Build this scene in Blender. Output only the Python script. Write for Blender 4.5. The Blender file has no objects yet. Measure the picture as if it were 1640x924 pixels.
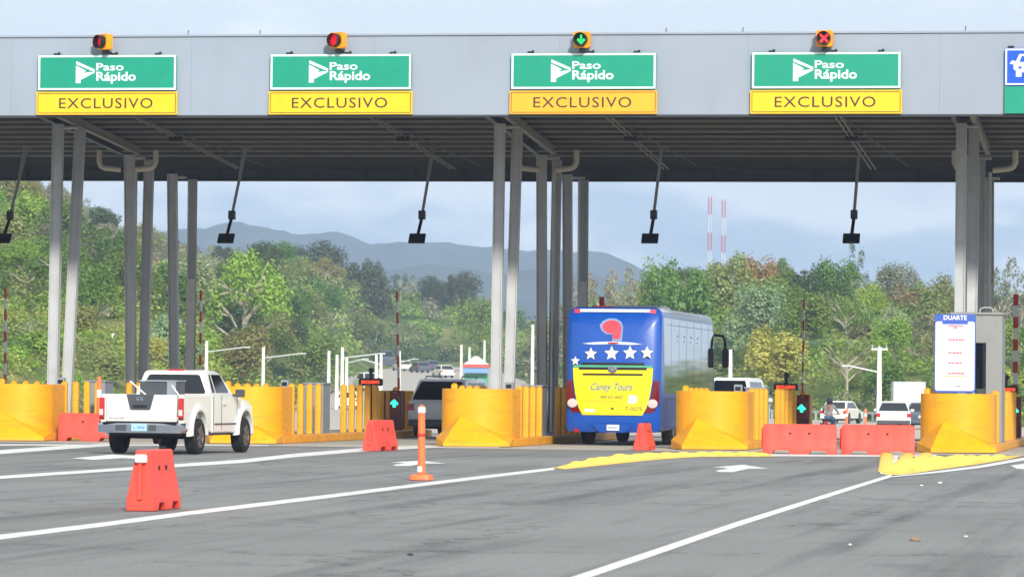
import bpy, bmesh, math, random
import numpy as np
from mathutils import Vector, Matrix

# ------------------------------------------------------------------ camera
SC = bpy.context.scene
CAM_H = 1.45
FPX = 6370.0
TH = math.atan(1097.0 / FPX)          # plaza axis is turned this much from the view axis
PIT = math.atan(164.0 / FPX)
ROL = 0.0105
_Fh = Vector((-math.sin(TH), math.cos(TH), 0)); _R = Vector((math.cos(TH), math.sin(TH), 0)); _Z = Vector((0, 0, 1))
F0 = _Fh * math.cos(PIT) + _Z * math.sin(PIT)
U0 = -_Fh * math.sin(PIT) + _Z * math.cos(PIT)
RC = _R * math.cos(ROL) + U0 * math.sin(ROL)
UC = -_R * math.sin(ROL) + U0 * math.cos(ROL)
EYE = Vector((0, 0, CAM_H))
cam_data = bpy.data.cameras.new("camera")
cam = bpy.data.objects.new("camera", cam_data)
SC.collection.objects.link(cam)
m = Matrix((RC, UC, -F0)).transposed().to_4x4(); m.translation = EYE
cam.matrix_world = m
cam_data.sensor_width = 36; cam_data.sensor_fit = 'HORIZONTAL'
cam_data.lens = FPX / 1640 * 36
cam_data.clip_start = 0.5; cam_data.clip_end = 30000
cam_data.dof.use_dof = True; cam_data.dof.focus_distance = 103; cam_data.dof.aperture_fstop = 6.3
SC.camera = cam

# ------------------------------------------------------------------ light
SUN_EL, SUN_AZ = 29.0, 157.0          # azimuth measured clockwise from +Y
def sky():
    w = bpy.data.worlds.new("World"); SC.world = w; w.use_nodes = True
    nt = w.node_tree; N = nt.nodes; L = nt.links; N.clear()
    out = N.new('ShaderNodeOutputWorld')
    st = N.new('ShaderNodeTexSky'); st.sky_type = 'NISHITA'; st.sun_disc = False
    st.sun_elevation = math.radians(SUN_EL); st.sun_rotation = math.radians(SUN_AZ)
    b1 = N.new('ShaderNodeBackground'); b1.inputs[1].default_value = 0.10
    L.new(st.outputs[0], b1.inputs[0])
    tc = N.new('ShaderNodeTexCoord'); sep = N.new('ShaderNodeSeparateXYZ'); L.new(tc.outputs['Generated'], sep.inputs[0])
    mp = N.new('ShaderNodeMapping'); mp.inputs['Scale'].default_value = (9, 9, 26); L.new(tc.outputs['Generated'], mp.inputs[0])
    n1 = N.new('ShaderNodeTexNoise'); n1.inputs['Scale'].default_value = 1.3; n1.inputs['Detail'].default_value = 5; n1.inputs['Roughness'].default_value = .5
    L.new(mp.outputs[0], n1.inputs[0])
    # cloud brightness follows height above the horizon plus cloud shapes
    ma = N.new('ShaderNodeMath'); ma.operation = 'MULTIPLY_ADD'; L.new(sep.outputs[2], ma.inputs[0]); ma.inputs[1].default_value = 9.0
    mb = N.new('ShaderNodeMath'); mb.operation = 'MULTIPLY_ADD'; L.new(n1.outputs[0], mb.inputs[0]); mb.inputs[1].default_value = 2.1; mb.inputs[2].default_value = -0.94
    L.new(mb.outputs[0], ma.inputs[2])
    dr = N.new('ShaderNodeVectorMath'); dr.operation = 'DOT_PRODUCT'; L.new(tc.outputs['Generated'], dr.inputs[0]); dr.inputs[1].default_value = _R
    br = N.new('ShaderNodeMapRange'); br.interpolation_type = 'SMOOTHSTEP'; br.inputs[1].default_value = .15; br.inputs[2].default_value = .26; br.inputs[3].default_value = 0; br.inputs[4].default_value = .42; L.new(dr.outputs['Value'], br.inputs[0])
    ad = N.new('ShaderNodeMath'); ad.operation = 'ADD'; L.new(ma.outputs[0], ad.inputs[0]); L.new(br.outputs[0], ad.inputs[1])
    cr = N.new('ShaderNodeValToRGB'); L.new(ad.outputs[0], cr.inputs[0])
    e = cr.color_ramp.elements
    e[0].position = 0.10; e[0].color = (.29, .41, .58, 1)
    e[1].position = 0.54; e[1].color = (.90, .94, .97, 1)
    k = e.new(0.37); k.color = (.46, .58, .72, 1)
    k = e.new(0.85); k.color = (.67, .72, .77, 1)
    b2 = N.new('ShaderNodeBackground'); b2.inputs[1].default_value = 0.98; L.new(cr.outputs[0], b2.inputs[0])
    n2 = N.new('ShaderNodeTexNoise'); n2.inputs['Scale'].default_value = 2.2; n2.inputs['Detail'].default_value = 4
    L.new(tc.outputs['Generated'], n2.inputs[0])
    mr = N.new('ShaderNodeMapRange'); mr.inputs[1].default_value = .3; mr.inputs[2].default_value = .6; mr.inputs[3].default_value = .80; mr.inputs[4].default_value = .97
    L.new(n2.outputs[0], mr.inputs[0])
    mx = N.new('ShaderNodeMixShader'); L.new(mr.outputs[0], mx.inputs[0]); L.new(b1.outputs[0], mx.inputs[1]); L.new(b2.outputs[0], mx.inputs[2])
    L.new(mx.outputs[0], out.inputs[0])
sky()
sl = bpy.data.lights.new("sun", 'SUN'); sl.energy = 3.1; sl.angle = math.radians(6); sl.color = (1, .95, .86)
so = bpy.data.objects.new("sun", sl); SC.collection.objects.link(so)
_a, _e = math.radians(SUN_AZ), math.radians(SUN_EL)
so.rotation_euler = Vector((math.sin(_a) * math.cos(_e), math.cos(_a) * math.cos(_e), math.sin(_e))).to_track_quat('Z', 'Y').to_euler()
SC.view_settings.view_transform = 'Standard'; SC.view_settings.look = 'None'
SC.view_settings.exposure = 0.58; SC.view_settings.gamma = 1; SC.view_settings.use_curve_mapping = False
SC.cycles.use_denoising = True
SC.cycles.max_bounces = 6; SC.cycles.diffuse_bounces = 3; SC.cycles.glossy_bounces = 3; SC.cycles.transmission_bounces = 4
SC.cycles.volume_bounces = 1; SC.cycles.transparent_max_bounces = 6
SC.cycles.caustics_reflective = False; SC.cycles.caustics_refractive = False

# ------------------------------------------------------------------ picture measurements -> places
def ray(px, py): return (F0 * FPX + RC * (px - 820) - UC * (py - 462))
def G(px, py, z=0.0):
    r = ray(px, py); t = (z - CAM_H) / r.z; return EYE + r * t
def PY(px, py, Y):
    r = ray(px, py); return EYE + r * (Y / r.y)
def PD(px, py, D):
    return EYE + ray(px, py) * (D / FPX)
def XY(px, D):                          # column of the picture at a distance, on the horizon line
    t = (px - 820) / FPX; v = _Fh * D + _R * (t * D); return v.x, v.y
def px_of(x, y):
    v = Vector((x, y, 0)); D = v.dot(_Fh); return 820 + FPX * v.dot(_R) / max(D, 1e-3), D
def horizon(px): return 626 + (px - 820) * ROL
def z_at(px, py, D): return CAM_H + (horizon(px) - py) * D / FPX

# ------------------------------------------------------------------ materials
def s2l(c):
    return tuple((v / 12.92 if v <= .04045 else ((v + .055) / 1.055) ** 2.4) for v in [q / 255 for q in c])
def mat(name, rgb, rough=.6, metal=0, var=.12, scale=4.0, bump=0, coat=0, dirt=0, emit=0, lin=False, spec=.5, scuff=0):
    c = rgb if lin else s2l(rgb)
    M_ = bpy.data.materials.new(name); M_.use_nodes = True; nt = M_.node_tree; N = nt.nodes; L = nt.links
    P = N['Principled BSDF']
    P.inputs['Roughness'].default_value = rough; P.inputs['Metallic'].default_value = metal
    P.inputs['Coat Weight'].default_value = coat; P.inputs['Coat Roughness'].default_value = .08
    P.inputs['Specular IOR Level'].default_value = spec
    P.inputs['Base Color'].default_value = (*c, 1)
    if emit:
        P.inputs['Emission Color'].default_value = (*c, 1); P.inputs['Emission Strength'].default_value = emit
    if var or bump or dirt or scuff:
        tc = N.new('ShaderNodeTexCoord')
        nz = N.new('ShaderNodeTexNoise'); nz.inputs['Scale'].default_value = scale; nz.inputs['Detail'].default_value = 5; nz.inputs['Roughness'].default_value = .6
        L.new(tc.outputs['Object'], nz.inputs[0])
        r = N.new('ShaderNodeMapRange'); r.inputs[1].default_value = .25; r.inputs[2].default_value = .75
        r.inputs[3].default_value = 1 - var; r.inputs[4].default_value = 1 + var
        L.new(nz.outputs[0], r.inputs[0])
        mu = N.new('ShaderNodeVectorMath'); mu.operation = 'SCALE'; mu.inputs[0].default_value = c
        L.new(r.outputs[0], mu.inputs['Scale'])
        colout = mu.outputs[0]
        if dirt:
            n2 = N.new('ShaderNodeTexNoise'); n2.inputs['Scale'].default_value = scale * 2.3; n2.inputs['Detail'].default_value = 8; n2.inputs['Roughness'].default_value = .7
            mp = N.new('ShaderNodeMapping'); mp.inputs['Scale'].default_value = (1, 1, .25); L.new(tc.outputs['Object'], mp.inputs[0]); L.new(mp.outputs[0], n2.inputs[0])
            r2 = N.new('ShaderNodeMapRange'); r2.inputs[1].default_value = .52; r2.inputs[2].default_value = .75; r2.inputs[3].default_value = 0; r2.inputs[4].default_value = dirt
            L.new(n2.outputs[0], r2.inputs[0])
            mx = N.new('ShaderNodeMix'); mx.data_type = 'RGBA'; L.new(r2.outputs[0], mx.inputs[0]); L.new(colout, mx.inputs[6]); mx.inputs[7].default_value = (.12, .10, .08, 1)
            colout = mx.outputs[2]
        if scuff:                                   # rubbed tyre marks and scratches
            n3 = N.new('ShaderNodeTexNoise'); n3.inputs['Scale'].default_value = 2.6; n3.inputs['Detail'].default_value = 9; n3.inputs['Roughness'].default_value = .75; n3.inputs['Distortion'].default_value = .4
            mp3 = N.new('ShaderNodeMapping'); mp3.inputs['Scale'].default_value = (.5, .5, 3.2); mp3.inputs['Location'].default_value = (3.1, 1.7, .4); oi3 = N.new('ShaderNodeObjectInfo'); ml3 = N.new('ShaderNodeMath'); ml3.operation = 'MULTIPLY'; ml3.inputs[1].default_value = 37; L.new(oi3.outputs['Random'], ml3.inputs[0]); ad3 = N.new('ShaderNodeVectorMath'); L.new(tc.outputs['Object'], ad3.inputs[0]); L.new(ml3.outputs[0], ad3.inputs[1]); L.new(ad3.outputs[0], mp3.inputs[0]); L.new(mp3.outputs[0], n3.inputs[0])
            r3 = N.new('ShaderNodeMapRange'); r3.inputs[1].default_value = .54; r3.inputs[2].default_value = .63; r3.inputs[3].default_value = 0; r3.inputs[4].default_value = scuff
            L.new(n3.outputs[0], r3.inputs[0])
            mx3 = N.new('ShaderNodeMix'); mx3.data_type = 'RGBA'; L.new(r3.outputs[0], mx3.inputs[0]); L.new(colout, mx3.inputs[6]); mx3.inputs[7].default_value = (c[0] * .35 + .02, c[1] * .3 + .02, c[2] * .3 + .03, 1)
            colout = mx3.outputs[2]
            rr_ = N.new('ShaderNodeMath'); rr_.operation = 'MULTIPLY_ADD'; L.new(n3.outputs[0], rr_.inputs[0]); rr_.inputs[1].default_value = .5; rr_.inputs[2].default_value = rough - .22; L.new(rr_.outputs[0], P.inputs['Roughness'])
        L.new(colout, P.inputs['Base Color'])
        if bump:
            b = N.new('ShaderNodeBump'); b.inputs['Strength'].default_value = bump; b.inputs['Distance'].default_value = .02
            L.new(nz.outputs[0], b.inputs['Height']); L.new(b.outputs[0], P.inputs['Normal'])
    return M_

M = {}
M['yellow'] = mat('safety_yellow_paint', (250, 172, 10), .45, var=.12, scale=1.6, dirt=.3, scuff=.28)
M['yellow_post'] = mat('bollard_yellow_paint', (244, 174, 28), .5, var=.14, scale=2.5, dirt=.3, scuff=.2)
M['yellow_road'] = mat('road_yellow_paint', (247, 204, 92), .8, var=.12, scale=9, dirt=.3)
M['white_road'] = mat('road_white_paint', (222, 222, 216), .8, var=.14, scale=7, dirt=.75, scuff=.5)
M['fascia'] = mat('fascia_grey_panel', (154, 164, 177), .5, var=.07, scale=.35, spec=.25, dirt=.10)
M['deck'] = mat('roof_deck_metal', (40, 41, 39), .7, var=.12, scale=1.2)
M['purlin'] = mat('purlin_galvanised', (140, 138, 128), .6, var=.15, scale=2)
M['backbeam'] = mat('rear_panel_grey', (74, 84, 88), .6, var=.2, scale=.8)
M['steel'] = mat('column_grey_paint', (186, 189, 190), .5, metal=0, var=.12, scale=1.3, dirt=.15)
M['steel_dark'] = mat('dark_steel', (70, 74, 78), .5, metal=.3, var=.15)
M['cream'] = mat('cream_pvc', (196, 190, 172), .5)
M['sign_green'] = mat('sign_green', (0, 150, 120), .45, var=.06, scale=2, dirt=.12)
M['sign_yellow'] = mat('sign_yellow', (253, 200, 24), .45, var=.05, scale=2, dirt=.08)
M['sign_orange'] = mat('sign_amber', (253, 178, 40), .45, var=.05, scale=2, dirt=.08)
M['sign_white'] = mat('sign_white', (228, 244, 240), .5, var=.03)
M['sign_blue'] = mat('sign_blue', (10, 84, 214), .45, var=.05)
M['ink'] = mat('sign_dark_ink', (62, 52, 40), .6, var=.05)
M['signal_yellow'] = mat('signal_yellow', (250, 160, 14), .45)
M['black'] = mat('black_plastic', (18, 18, 20), .45, var=.1)
M['led_red'] = mat('led_red', (255, 38, 44), .4, var=0, emit=1.6)
M['led_red_dim'] = mat('led_red_dim', (225, 14, 34), .35, var=0, emit=.55)
M['led_green'] = mat('led_green', (20, 240, 90), .4, var=0, emit=1.3)
M['led_mint'] = mat('led_mint', (50, 255, 200), .4, var=0, emit=1.4)
M['led_orange'] = mat('led_orange', (255, 70, 30), .4, var=0, emit=1.5)
M['red_plastic'] = mat('red_orange_plastic', (246, 78, 62), .55, var=.13, scale=3, dirt=.3, scuff=.2)
M['orange_plastic'] = mat('orange_plastic', (250, 120, 66), .5, var=.08, scale=4, dirt=.15)
M['white_paint'] = mat('white_paint', (232, 233, 230), .5, var=.05, dirt=.12)
M['concrete_white'] = mat('whitewashed_concrete', (226, 226, 216), .8, var=.1, scale=3, dirt=.2)
M['red_paint'] = mat('red_paint', (196, 40, 36), .5, var=.1)
M['grey_box'] = mat('cabinet_grey', (142, 150, 158), .45, var=.08, dirt=.12)
M['booth'] = mat('booth_grey', (150, 152, 150), .5, var=.06, dirt=.12)
M['darkred'] = mat('gate_machine_red', (120, 34, 18), .5, var=.12)
M['glass'] = mat('dark_glass', (14, 18, 22), .06, var=0, spec=.7)
M['glass_clear'] = mat('tinted_glass', (30, 42, 50), .08, var=0, spec=.7)
M['tyre'] = mat('tyre_rubber', (26, 26, 27), .85, var=.15, scale=8)
M['rim'] = mat('alloy_rim', (132, 130, 124), .35, metal=.7, var=.1)
M['chrome'] = mat('bumper_chrome', (178, 180, 184), .18, metal=.95, var=.08)
M['car_white'] = mat('car_white_paint', (236, 235, 226), .35, var=.03, scale=2, coat=.6, dirt=.08)
M['car_silver'] = mat('car_silver_paint', (232, 237, 243), .35, metal=.0, var=.03, coat=.6)
M['car_grey'] = mat('car_grey_paint', (92, 104, 118), .35, metal=.3, var=.03, coat=.6)
M['plastic_grey'] = mat('grey_trim', (72, 76, 80), .5)
M['light_red'] = mat('tail_lamp_red', (190, 16, 22), .15, var=0, coat=.6)
M['light_red2'] = mat('tail_lamp_maroon', (112, 14, 26), .12, var=0, coat=.6)
M['light_clear'] = mat('lamp_clear', (214, 200, 196), .15, var=0, coat=.6)
M['plate'] = mat('plate_blue_white', (168, 208, 232), .5, var=.1, scale=20)
M['plate_w'] = mat('plate_white', (226, 232, 236), .5, var=.05)
M['bus_blue'] = mat('bus_blue_paint', (2, 80, 180), .3, var=.04, scale=.8, coat=.5)
M['bus_yellow'] = mat('bus_yellow_paint', (244, 222, 10), .35, var=.03, scale=1, coat=.4)
M['bus_white'] = mat('bus_white_paint', (226, 228, 228), .35, var=.03, coat=.3)
M['bus_glass'] = mat('bus_side_glass', (224, 228, 228), .04, metal=.92, var=0)
M['logo_red'] = mat('logo_red', (246, 66, 84), .4, var=0)
M['star'] = mat('star_cream', (250, 240, 214), .45, var=.05, scale=10)
M['script_blue'] = mat('lettering_blue', (84, 132, 168), .5, var=0)
M['ink_grey'] = mat('lettering_grey', (104, 108, 70), .5, var=0)
M['ink_light'] = mat('lettering_light_grey', (170, 182, 196), .5, var=0)
M['paper'] = mat('board_white', (232, 236, 246), .5, var=.02)
M['board_blue'] = mat('board_blue', (64, 98, 190), .5, var=.03)
M['board_red'] = mat('board_red', (232, 96, 108), .5, var=0)
M['board_orange'] = mat('board_orange', (246, 190, 96), .5, var=0)
M['bark'] = mat('bark', (118, 108, 94), .9, var=.25, scale=3)
M['bark_pale'] = mat('bark_pale', (172, 164, 146), .9, var=.2, scale=3)
M['jeans'] = mat('denim', (64, 88, 118), .9)
M['shirt'] = mat('grey_shirt', (126, 126, 124), .9)
M['skin'] = mat('skin', (126, 84, 62), .6, var=.05)
M['tin_red'] = mat('red_tin', (216, 84, 74), .6)
M['tin_green'] = mat('green_wall_paint', (84, 170, 132), .7)
M['tin_blue'] = mat('blue_awning', (120, 160, 206), .7)
M['galv'] = mat('galvanised_rail', (196, 200, 196), .45, metal=.3)
M['litter_white'] = mat('litter_paper', (232, 224, 220), .8)
M['litter_brown'] = mat('litter_brown', (150, 124, 96), .8)

def asphalt():
    M_ = bpy.data.materials.new('asphalt'); M_.use_nodes = True; nt = M_.node_tree; N = nt.nodes; L = nt.links; P = N['Principled BSDF']
    tc = N.new('ShaderNodeTexCoord')
    def noise(scale, det, mapping=None, rough=.6):
        n = N.new('ShaderNodeTexNoise'); n.inputs['Scale'].default_value = scale; n.inputs['Detail'].default_value = det; n.inputs['Roughness'].default_value = rough
        if mapping:
            mp = N.new('ShaderNodeMapping'); mp.inputs['Scale'].default_value = mapping[0]; mp.inputs['Rotation'].default_value = (0, 0, mapping[1])
            L.new(tc.outputs['Object'], mp.inputs[0]); L.new(mp.outputs[0], n.inputs[0])
        else: L.new(tc.outputs['Object'], n.inputs[0])
        return n
    big = noise(.12, 4); fine = noise(22, 3, rough=.8)
    tr1 = noise(1.0, 4, ((1.3, .05, 1), math.radians(-4))); tr2 = noise(1.0, 3, ((2.2, .08, 1), math.radians(-24)))
    def rng(n, a, b, lo, hi):
        r = N.new('ShaderNodeMapRange'); r.inputs[1].default_value = a; r.inputs[2].default_value = b; r.inputs[3].default_value = lo; r.inputs[4].default_value = hi
        L.new(n.outputs[0], r.inputs[0]); return r
    def mul(a, b):
        x = N.new('ShaderNodeMath'); x.operation = 'MULTIPLY'; L.new(a.outputs[0], x.inputs[0]); L.new(b.outputs[0], x.inputs[1]); return x
    v = mul(mul(rng(big, .3, .7, .86, 1.12), rng(fine, .25, .75, .62, 1.38)), mul(rng(tr1, .50, .70, 1, .62), rng(tr2, .55, .72, 1, .72)))
    vo = N.new('ShaderNodeTexVoronoi'); vo.feature = 'DISTANCE_TO_EDGE'; vo.inputs['Scale'].default_value = .16
    wn = noise(.9, 5); va = N.new('ShaderNodeVectorMath'); va.operation = 'SCALE'; va.inputs['Scale'].default_value = 2.2; L.new(wn.outputs['Color'], va.inputs[0])
    vb = N.new('ShaderNodeVectorMath'); vb.operation = 'ADD'; L.new(tc.outputs['Object'], vb.inputs[0]); L.new(va.outputs[0], vb.inputs[1]); L.new(vb.outputs[0], vo.inputs[0])
    ck = N.new('ShaderNodeMapRange'); ck.inputs[1].default_value = .0; ck.inputs[2].default_value = .010; ck.inputs[3].default_value = .45; ck.inputs[4].default_value = 1; L.new(vo.outputs['Distance'], ck.inputs[0])
    blot = rng(noise(.55, 6, rough=.7), .58, .68, 1, .68)
    v = mul(mul(v, ck), blot)
    sp = noise(60, 2, rough=.9); spk = rng(sp, .70, .74, 0, .25)
    c = N.new('ShaderNodeVectorMath'); c.operation = 'SCALE'; c.inputs[0].default_value = (.222, .220, .210); L.new(v.outputs[0], c.inputs['Scale'])
    mx = N.new('ShaderNodeMix'); mx.data_type = 'RGBA'; L.new(spk.outputs[0], mx.inputs[0]); L.new(c.outputs[0], mx.inputs[6]); mx.inputs[7].default_value = (.5, .5, .48, 1)
    L.new(mx.outputs[2], P.inputs['Base Color']); P.inputs['Roughness'].default_value = .85; P.inputs['Specular IOR Level'].default_value = .25
    b = N.new('ShaderNodeBump'); b.inputs['Strength'].default_value = .25; b.inputs['Distance'].default_value = .01; L.new(fine.outputs[0], b.inputs['Height']); L.new(b.outputs[0], P.inputs['Normal'])
    return M_
M['asphalt'] = asphalt()
M['apron'] = mat('concrete_apron', (186, 182, 172), .85, var=.12, scale=.5, dirt=.4, spec=.25)
M['farroad'] = mat('far_road', (176, 170, 160), .9, var=.08, scale=.2, spec=.1)
def groundmat():
    M_ = bpy.data.materials.new('hill_ground'); M_.use_nodes = True; nt = M_.node_tree; N = nt.nodes; L = nt.links; P = N['Principled BSDF']
    tc = N.new('ShaderNodeTexCoord')
    a = N.new('ShaderNodeTexNoise'); a.inputs['Scale'].default_value = .07; a.inputs['Detail'].default_value = 8; a.inputs['Roughness'].default_value = .7; L.new(tc.outputs['Object'], a.inputs[0])
    cr = N.new('ShaderNodeValToRGB'); L.new(a.outputs[0], cr.inputs[0]); e = cr.color_ramp.elements
    e[0].position = .35; e[0].color = (.05, .09, .02, 1); e[1].position = .72; e[1].color = (.30, .20, .11, 1)
    k = e.new(.48); k.color = (.10, .15, .035, 1); k = e.new(.60); k.color = (.20, .20, .07, 1)
    L.new(cr.outputs[0], P.inputs['Base Color']); P.inputs['Roughness'].default_value = .95; P.inputs['Specular IOR Level'].default_value = .1
    return M_
M['ground'] = groundmat()
def leafmat(name):
    M_ = bpy.data.materials.new(name); M_.use_nodes = True; nt = M_.node_tree; N = nt.nodes; L = nt.links
    N.clear(); out = N.new('ShaderNodeOutputMaterial')
    at = N.new('ShaderNodeAttribute'); at.attribute_name = 'leafcol'
    oi = N.new('ShaderNodeObjectInfo')
    mu = N.new('ShaderNodeVectorMath'); mu.operation = 'MULTIPLY'; L.new(at.outputs['Color'], mu.inputs[0]); L.new(oi.outputs['Color'], mu.inputs[1])
    d = N.new('ShaderNodeBsdfDiffuse'); t = N.new('ShaderNodeBsdfTranslucent'); L.new(mu.outputs[0], d.inputs[0]); L.new(mu.outputs[0], t.inputs[0])
    g = N.new('ShaderNodeBsdfGlossy'); g.inputs['Roughness'].default_value = .45; g.inputs[0].default_value = (.6, .65, .6, 1)
    m1 = N.new('ShaderNodeMixShader'); m1.inputs[0].default_value = .35; L.new(d.outputs[0], m1.inputs[1]); L.new(t.outputs[0], m1.inputs[2])
    m2 = N.new('ShaderNodeMixShader'); m2.inputs[0].default_value = .035; L.new(m1.outputs[0], m2.inputs[1]); L.new(g.outputs[0], m2.inputs[2])
    L.new(m2.outputs[0], out.inputs[0]); return M_
M['leaf'] = leafmat('foliage')

# ------------------------------------------------------------------ mesh helpers
COL = SC.collection
class MB:
    def __init__(s): s.v = []; s.f = []; s.m = []
    def add(s, vs, fs, mi=0):
        b = len(s.v); s.v += [tuple(q) for q in vs]; s.f += [tuple(i + b for i in f) for f in fs]; s.m += [mi] * len(fs); return s
    def box(s, c, d, rz=0, mi=0, taper=1.0):
        hx, hy, hz = d[0] / 2, d[1] / 2, d[2] / 2; ca, sa = math.cos(rz), math.sin(rz); vs = []
        for z in (-hz, hz):
            k = taper if z > 0 else 1
            for x, y in ((-hx, -hy), (hx, -hy), (hx, hy), (-hx, hy)):
                x *= k; y *= k; vs.append((c[0] + x * ca - y * sa, c[1] + x * sa + y * ca, c[2] + z))
        return s.add(vs, [(0, 3, 2, 1), (4, 5, 6, 7), (0, 1, 5, 4), (1, 2, 6, 5), (2, 3, 7, 6), (3, 0, 4, 7)], mi)
    def bar(s, p0, p1, w, h=None, mi=0):
        h = h or w; p0 = Vector(p0); p1 = Vector(p1); d = (p1 - p0).normalized()
        a = d.cross(Vector((0, 0, 1))); a = Vector((1, 0, 0)) if a.length < 1e-3 else a.normalized(); b = a.cross(d).normalized()
        vs = [p + a * (w / 2 * i) + b * (h / 2 * j) for p in (p0, p1) for i, j in ((-1, -1), (1, -1), (1, 1), (-1, 1))]
        return s.add(vs, [(0, 1, 2, 3), (7, 6, 5, 4), (0, 4, 5, 1), (1, 5, 6, 2), (2, 6, 7, 3), (3, 7, 4, 0)], mi)
    def tube(s, pts, rad, n=10, mi=0, caps=True):
        pts = [Vector(p) for p in pts]; rs = rad if isinstance(rad, (list, tuple)) else [rad] * len(pts); rings = []
        for i, p in enumerate(pts):
            d = (pts[min(i + 1, len(pts) - 1)] - pts[max(i - 1, 0)]).normalized()
            a = d.cross(Vector((0, 1, 0))); a = d.cross(Vector((1, 0, 0))) if a.length < .1 else a
            a.normalize(); b = d.cross(a).normalized()
            rings.append([p + (a * math.cos(2 * math.pi * k / n) + b * math.sin(2 * math.pi * k / n)) * rs[i] for k in range(n)])
        return s.loft(rings, caps, mi)
    def loft(s, rings, caps=True, mi=0, closed=True):
        n = len(rings[0]); vs = [q for r in rings for q in r]; fs = []
        for i in range(len(rings) - 1):
            for k in range(n if closed else n - 1):
                k2 = (k + 1) % n; fs.append((i * n + k, i * n + k2, (i + 1) * n + k2, (i + 1) * n + k))
        if caps: fs += [tuple(range(n))[::-1], tuple((len(rings) - 1) * n + k for k in range(n))]
        return s.add(vs, fs, mi)
    def prism(s, poly, fn0, fn1, mi=0):
        n = len(poly); vs = [fn0(*p) for p in poly] + [fn1(*p) for p in poly]
        return s.add(vs, [tuple(range(n)), tuple(range(2 * n - 1, n - 1, -1))] + [(k, k + n, (k + 1) % n + n, (k + 1) % n) for k in range(n)], mi)
    def build(s, name, mat_, parent=None, smooth=False, bevel=0, seg=2, origin=(0, 0, 0)):
        me = bpy.data.meshes.new(name)
        o_ = Vector(origin)
        me.from_pydata([tuple(Vector(v) - o_) for v in s.v], [], s.f)
        for mm in (mat_ if isinstance(mat_, (list, tuple)) else [mat_]): me.materials.append(mm)
        if max(s.m, default=0) > 0: me.polygons.foreach_set('material_index', s.m)
        bm = bmesh.new(); bm.from_mesh(me); bmesh.ops.recalc_face_normals(bm, faces=bm.faces); bm.to_mesh(me); bm.free()
        if smooth or bevel:
            me.polygons.foreach_set('use_smooth', [True] * len(me.polygons))
            me.set_sharp_from_angle(angle=math.radians(38))
        o = bpy.data.objects.new(name, me); COL.objects.link(o)
        if parent: o.parent = parent
        elif any(origin): o.location = origin
        if bevel:
            b = o.modifiers.new('bevel', 'BEVEL'); b.width = bevel; b.segments = seg; b.limit_method = 'ANGLE'; b.angle_limit = math.radians(40); b.harden_normals = True
        return o
def rp(w, h, r, n=5, cx=0, cy=0):       # rounded rectangle outline
    pts = []
    for sx, sy, a0 in ((1, 1, 0), (-1, 1, 90), (-1, -1, 180), (1, -1, 270)):
        for k in range(n + 1):
            a = math.radians(a0 + 90 * k / n); pts.append((cx + sx * (w / 2 - r) + r * math.cos(a), cy + sy * (h / 2 - r) + r * math.sin(a)))
    return pts
def tag(o, label=None, cat=None, group=None, kind=None):
    if label: o['label'] = label
    if cat: o['category'] = cat
    if group: o['group'] = group
    if kind: o['kind'] = kind
    return o
def thing(name, label, cat, loc=(0, 0, 0), rz=0, group=None):
    o = bpy.data.objects.new(name, None); COL.objects.link(o); o.location = loc; o.rotation_euler = (0, 0, rz); o.empty_display_size = .3
    return tag(o, label, cat, group)
def copy_tree(o, loc=None, rz=None, label=None, parent=None, kids=None):
    c = o.copy(); COL.objects.link(c)
    if parent: c.parent = parent
    for ch in (kids or KIDS).get(o.name, []): copy_tree(ch, parent=c)
    if loc is not None: c.location = loc
    if rz is not None: c.rotation_euler = (0, 0, rz)
    if label: c['label'] = label
    return c
KIDS = {}
def index_kids():
    KIDS.clear()
    for o in bpy.data.objects:
        if o.parent: KIDS.setdefault(o.parent.name, []).append(o)
def text_mb(txt, w=None, h=None, off=0.0, shear=0.0, depth=0.0, cx=0, cz=0, sp=1.0):
    """lettering as flat faces in x,z (centre cx,cz), fitted to width w or height h"""
    cu = bpy.data.curves.new('t', 'FONT'); cu.body = txt; cu.size = 1; cu.offset = off; cu.shear = shear; cu.align_x = 'CENTER'; cu.space_character = sp; cu.resolution_u = 3
    o = bpy.data.objects.new('t', cu); COL.objects.link(o)
    bpy.context.view_layer.update()
    me = o.to_mesh(); vs = [v.co.copy() for v in me.vertices]; fs = [tuple(p.vertices) for p in me.polygons]
    o.to_mesh_clear(); bpy.data.objects.remove(o); bpy.data.curves.remove(cu)
    x0, x1 = min(v.x for v in vs), max(v.x for v in vs); y0, y1 = min(v.y for v in vs), max(v.y for v in vs)
    kx = (w / (x1 - x0)) if w else None; kz = (h / (y1 - y0)) if h else None
    kx = kx or kz; kz = kz or kx
    return [(cx + (v.x - (x0 + x1) / 2) * kx, cz + (v.y - (y0 + y1) / 2) * kz) for v in vs], fs
def flat_text(mb, txt, y, **k):
    mi = k.pop('mi', 0); vs, fs = text_mb(txt, **k); mb.add([(x, y, z) for x, z in vs], fs, mi); return mb
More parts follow.
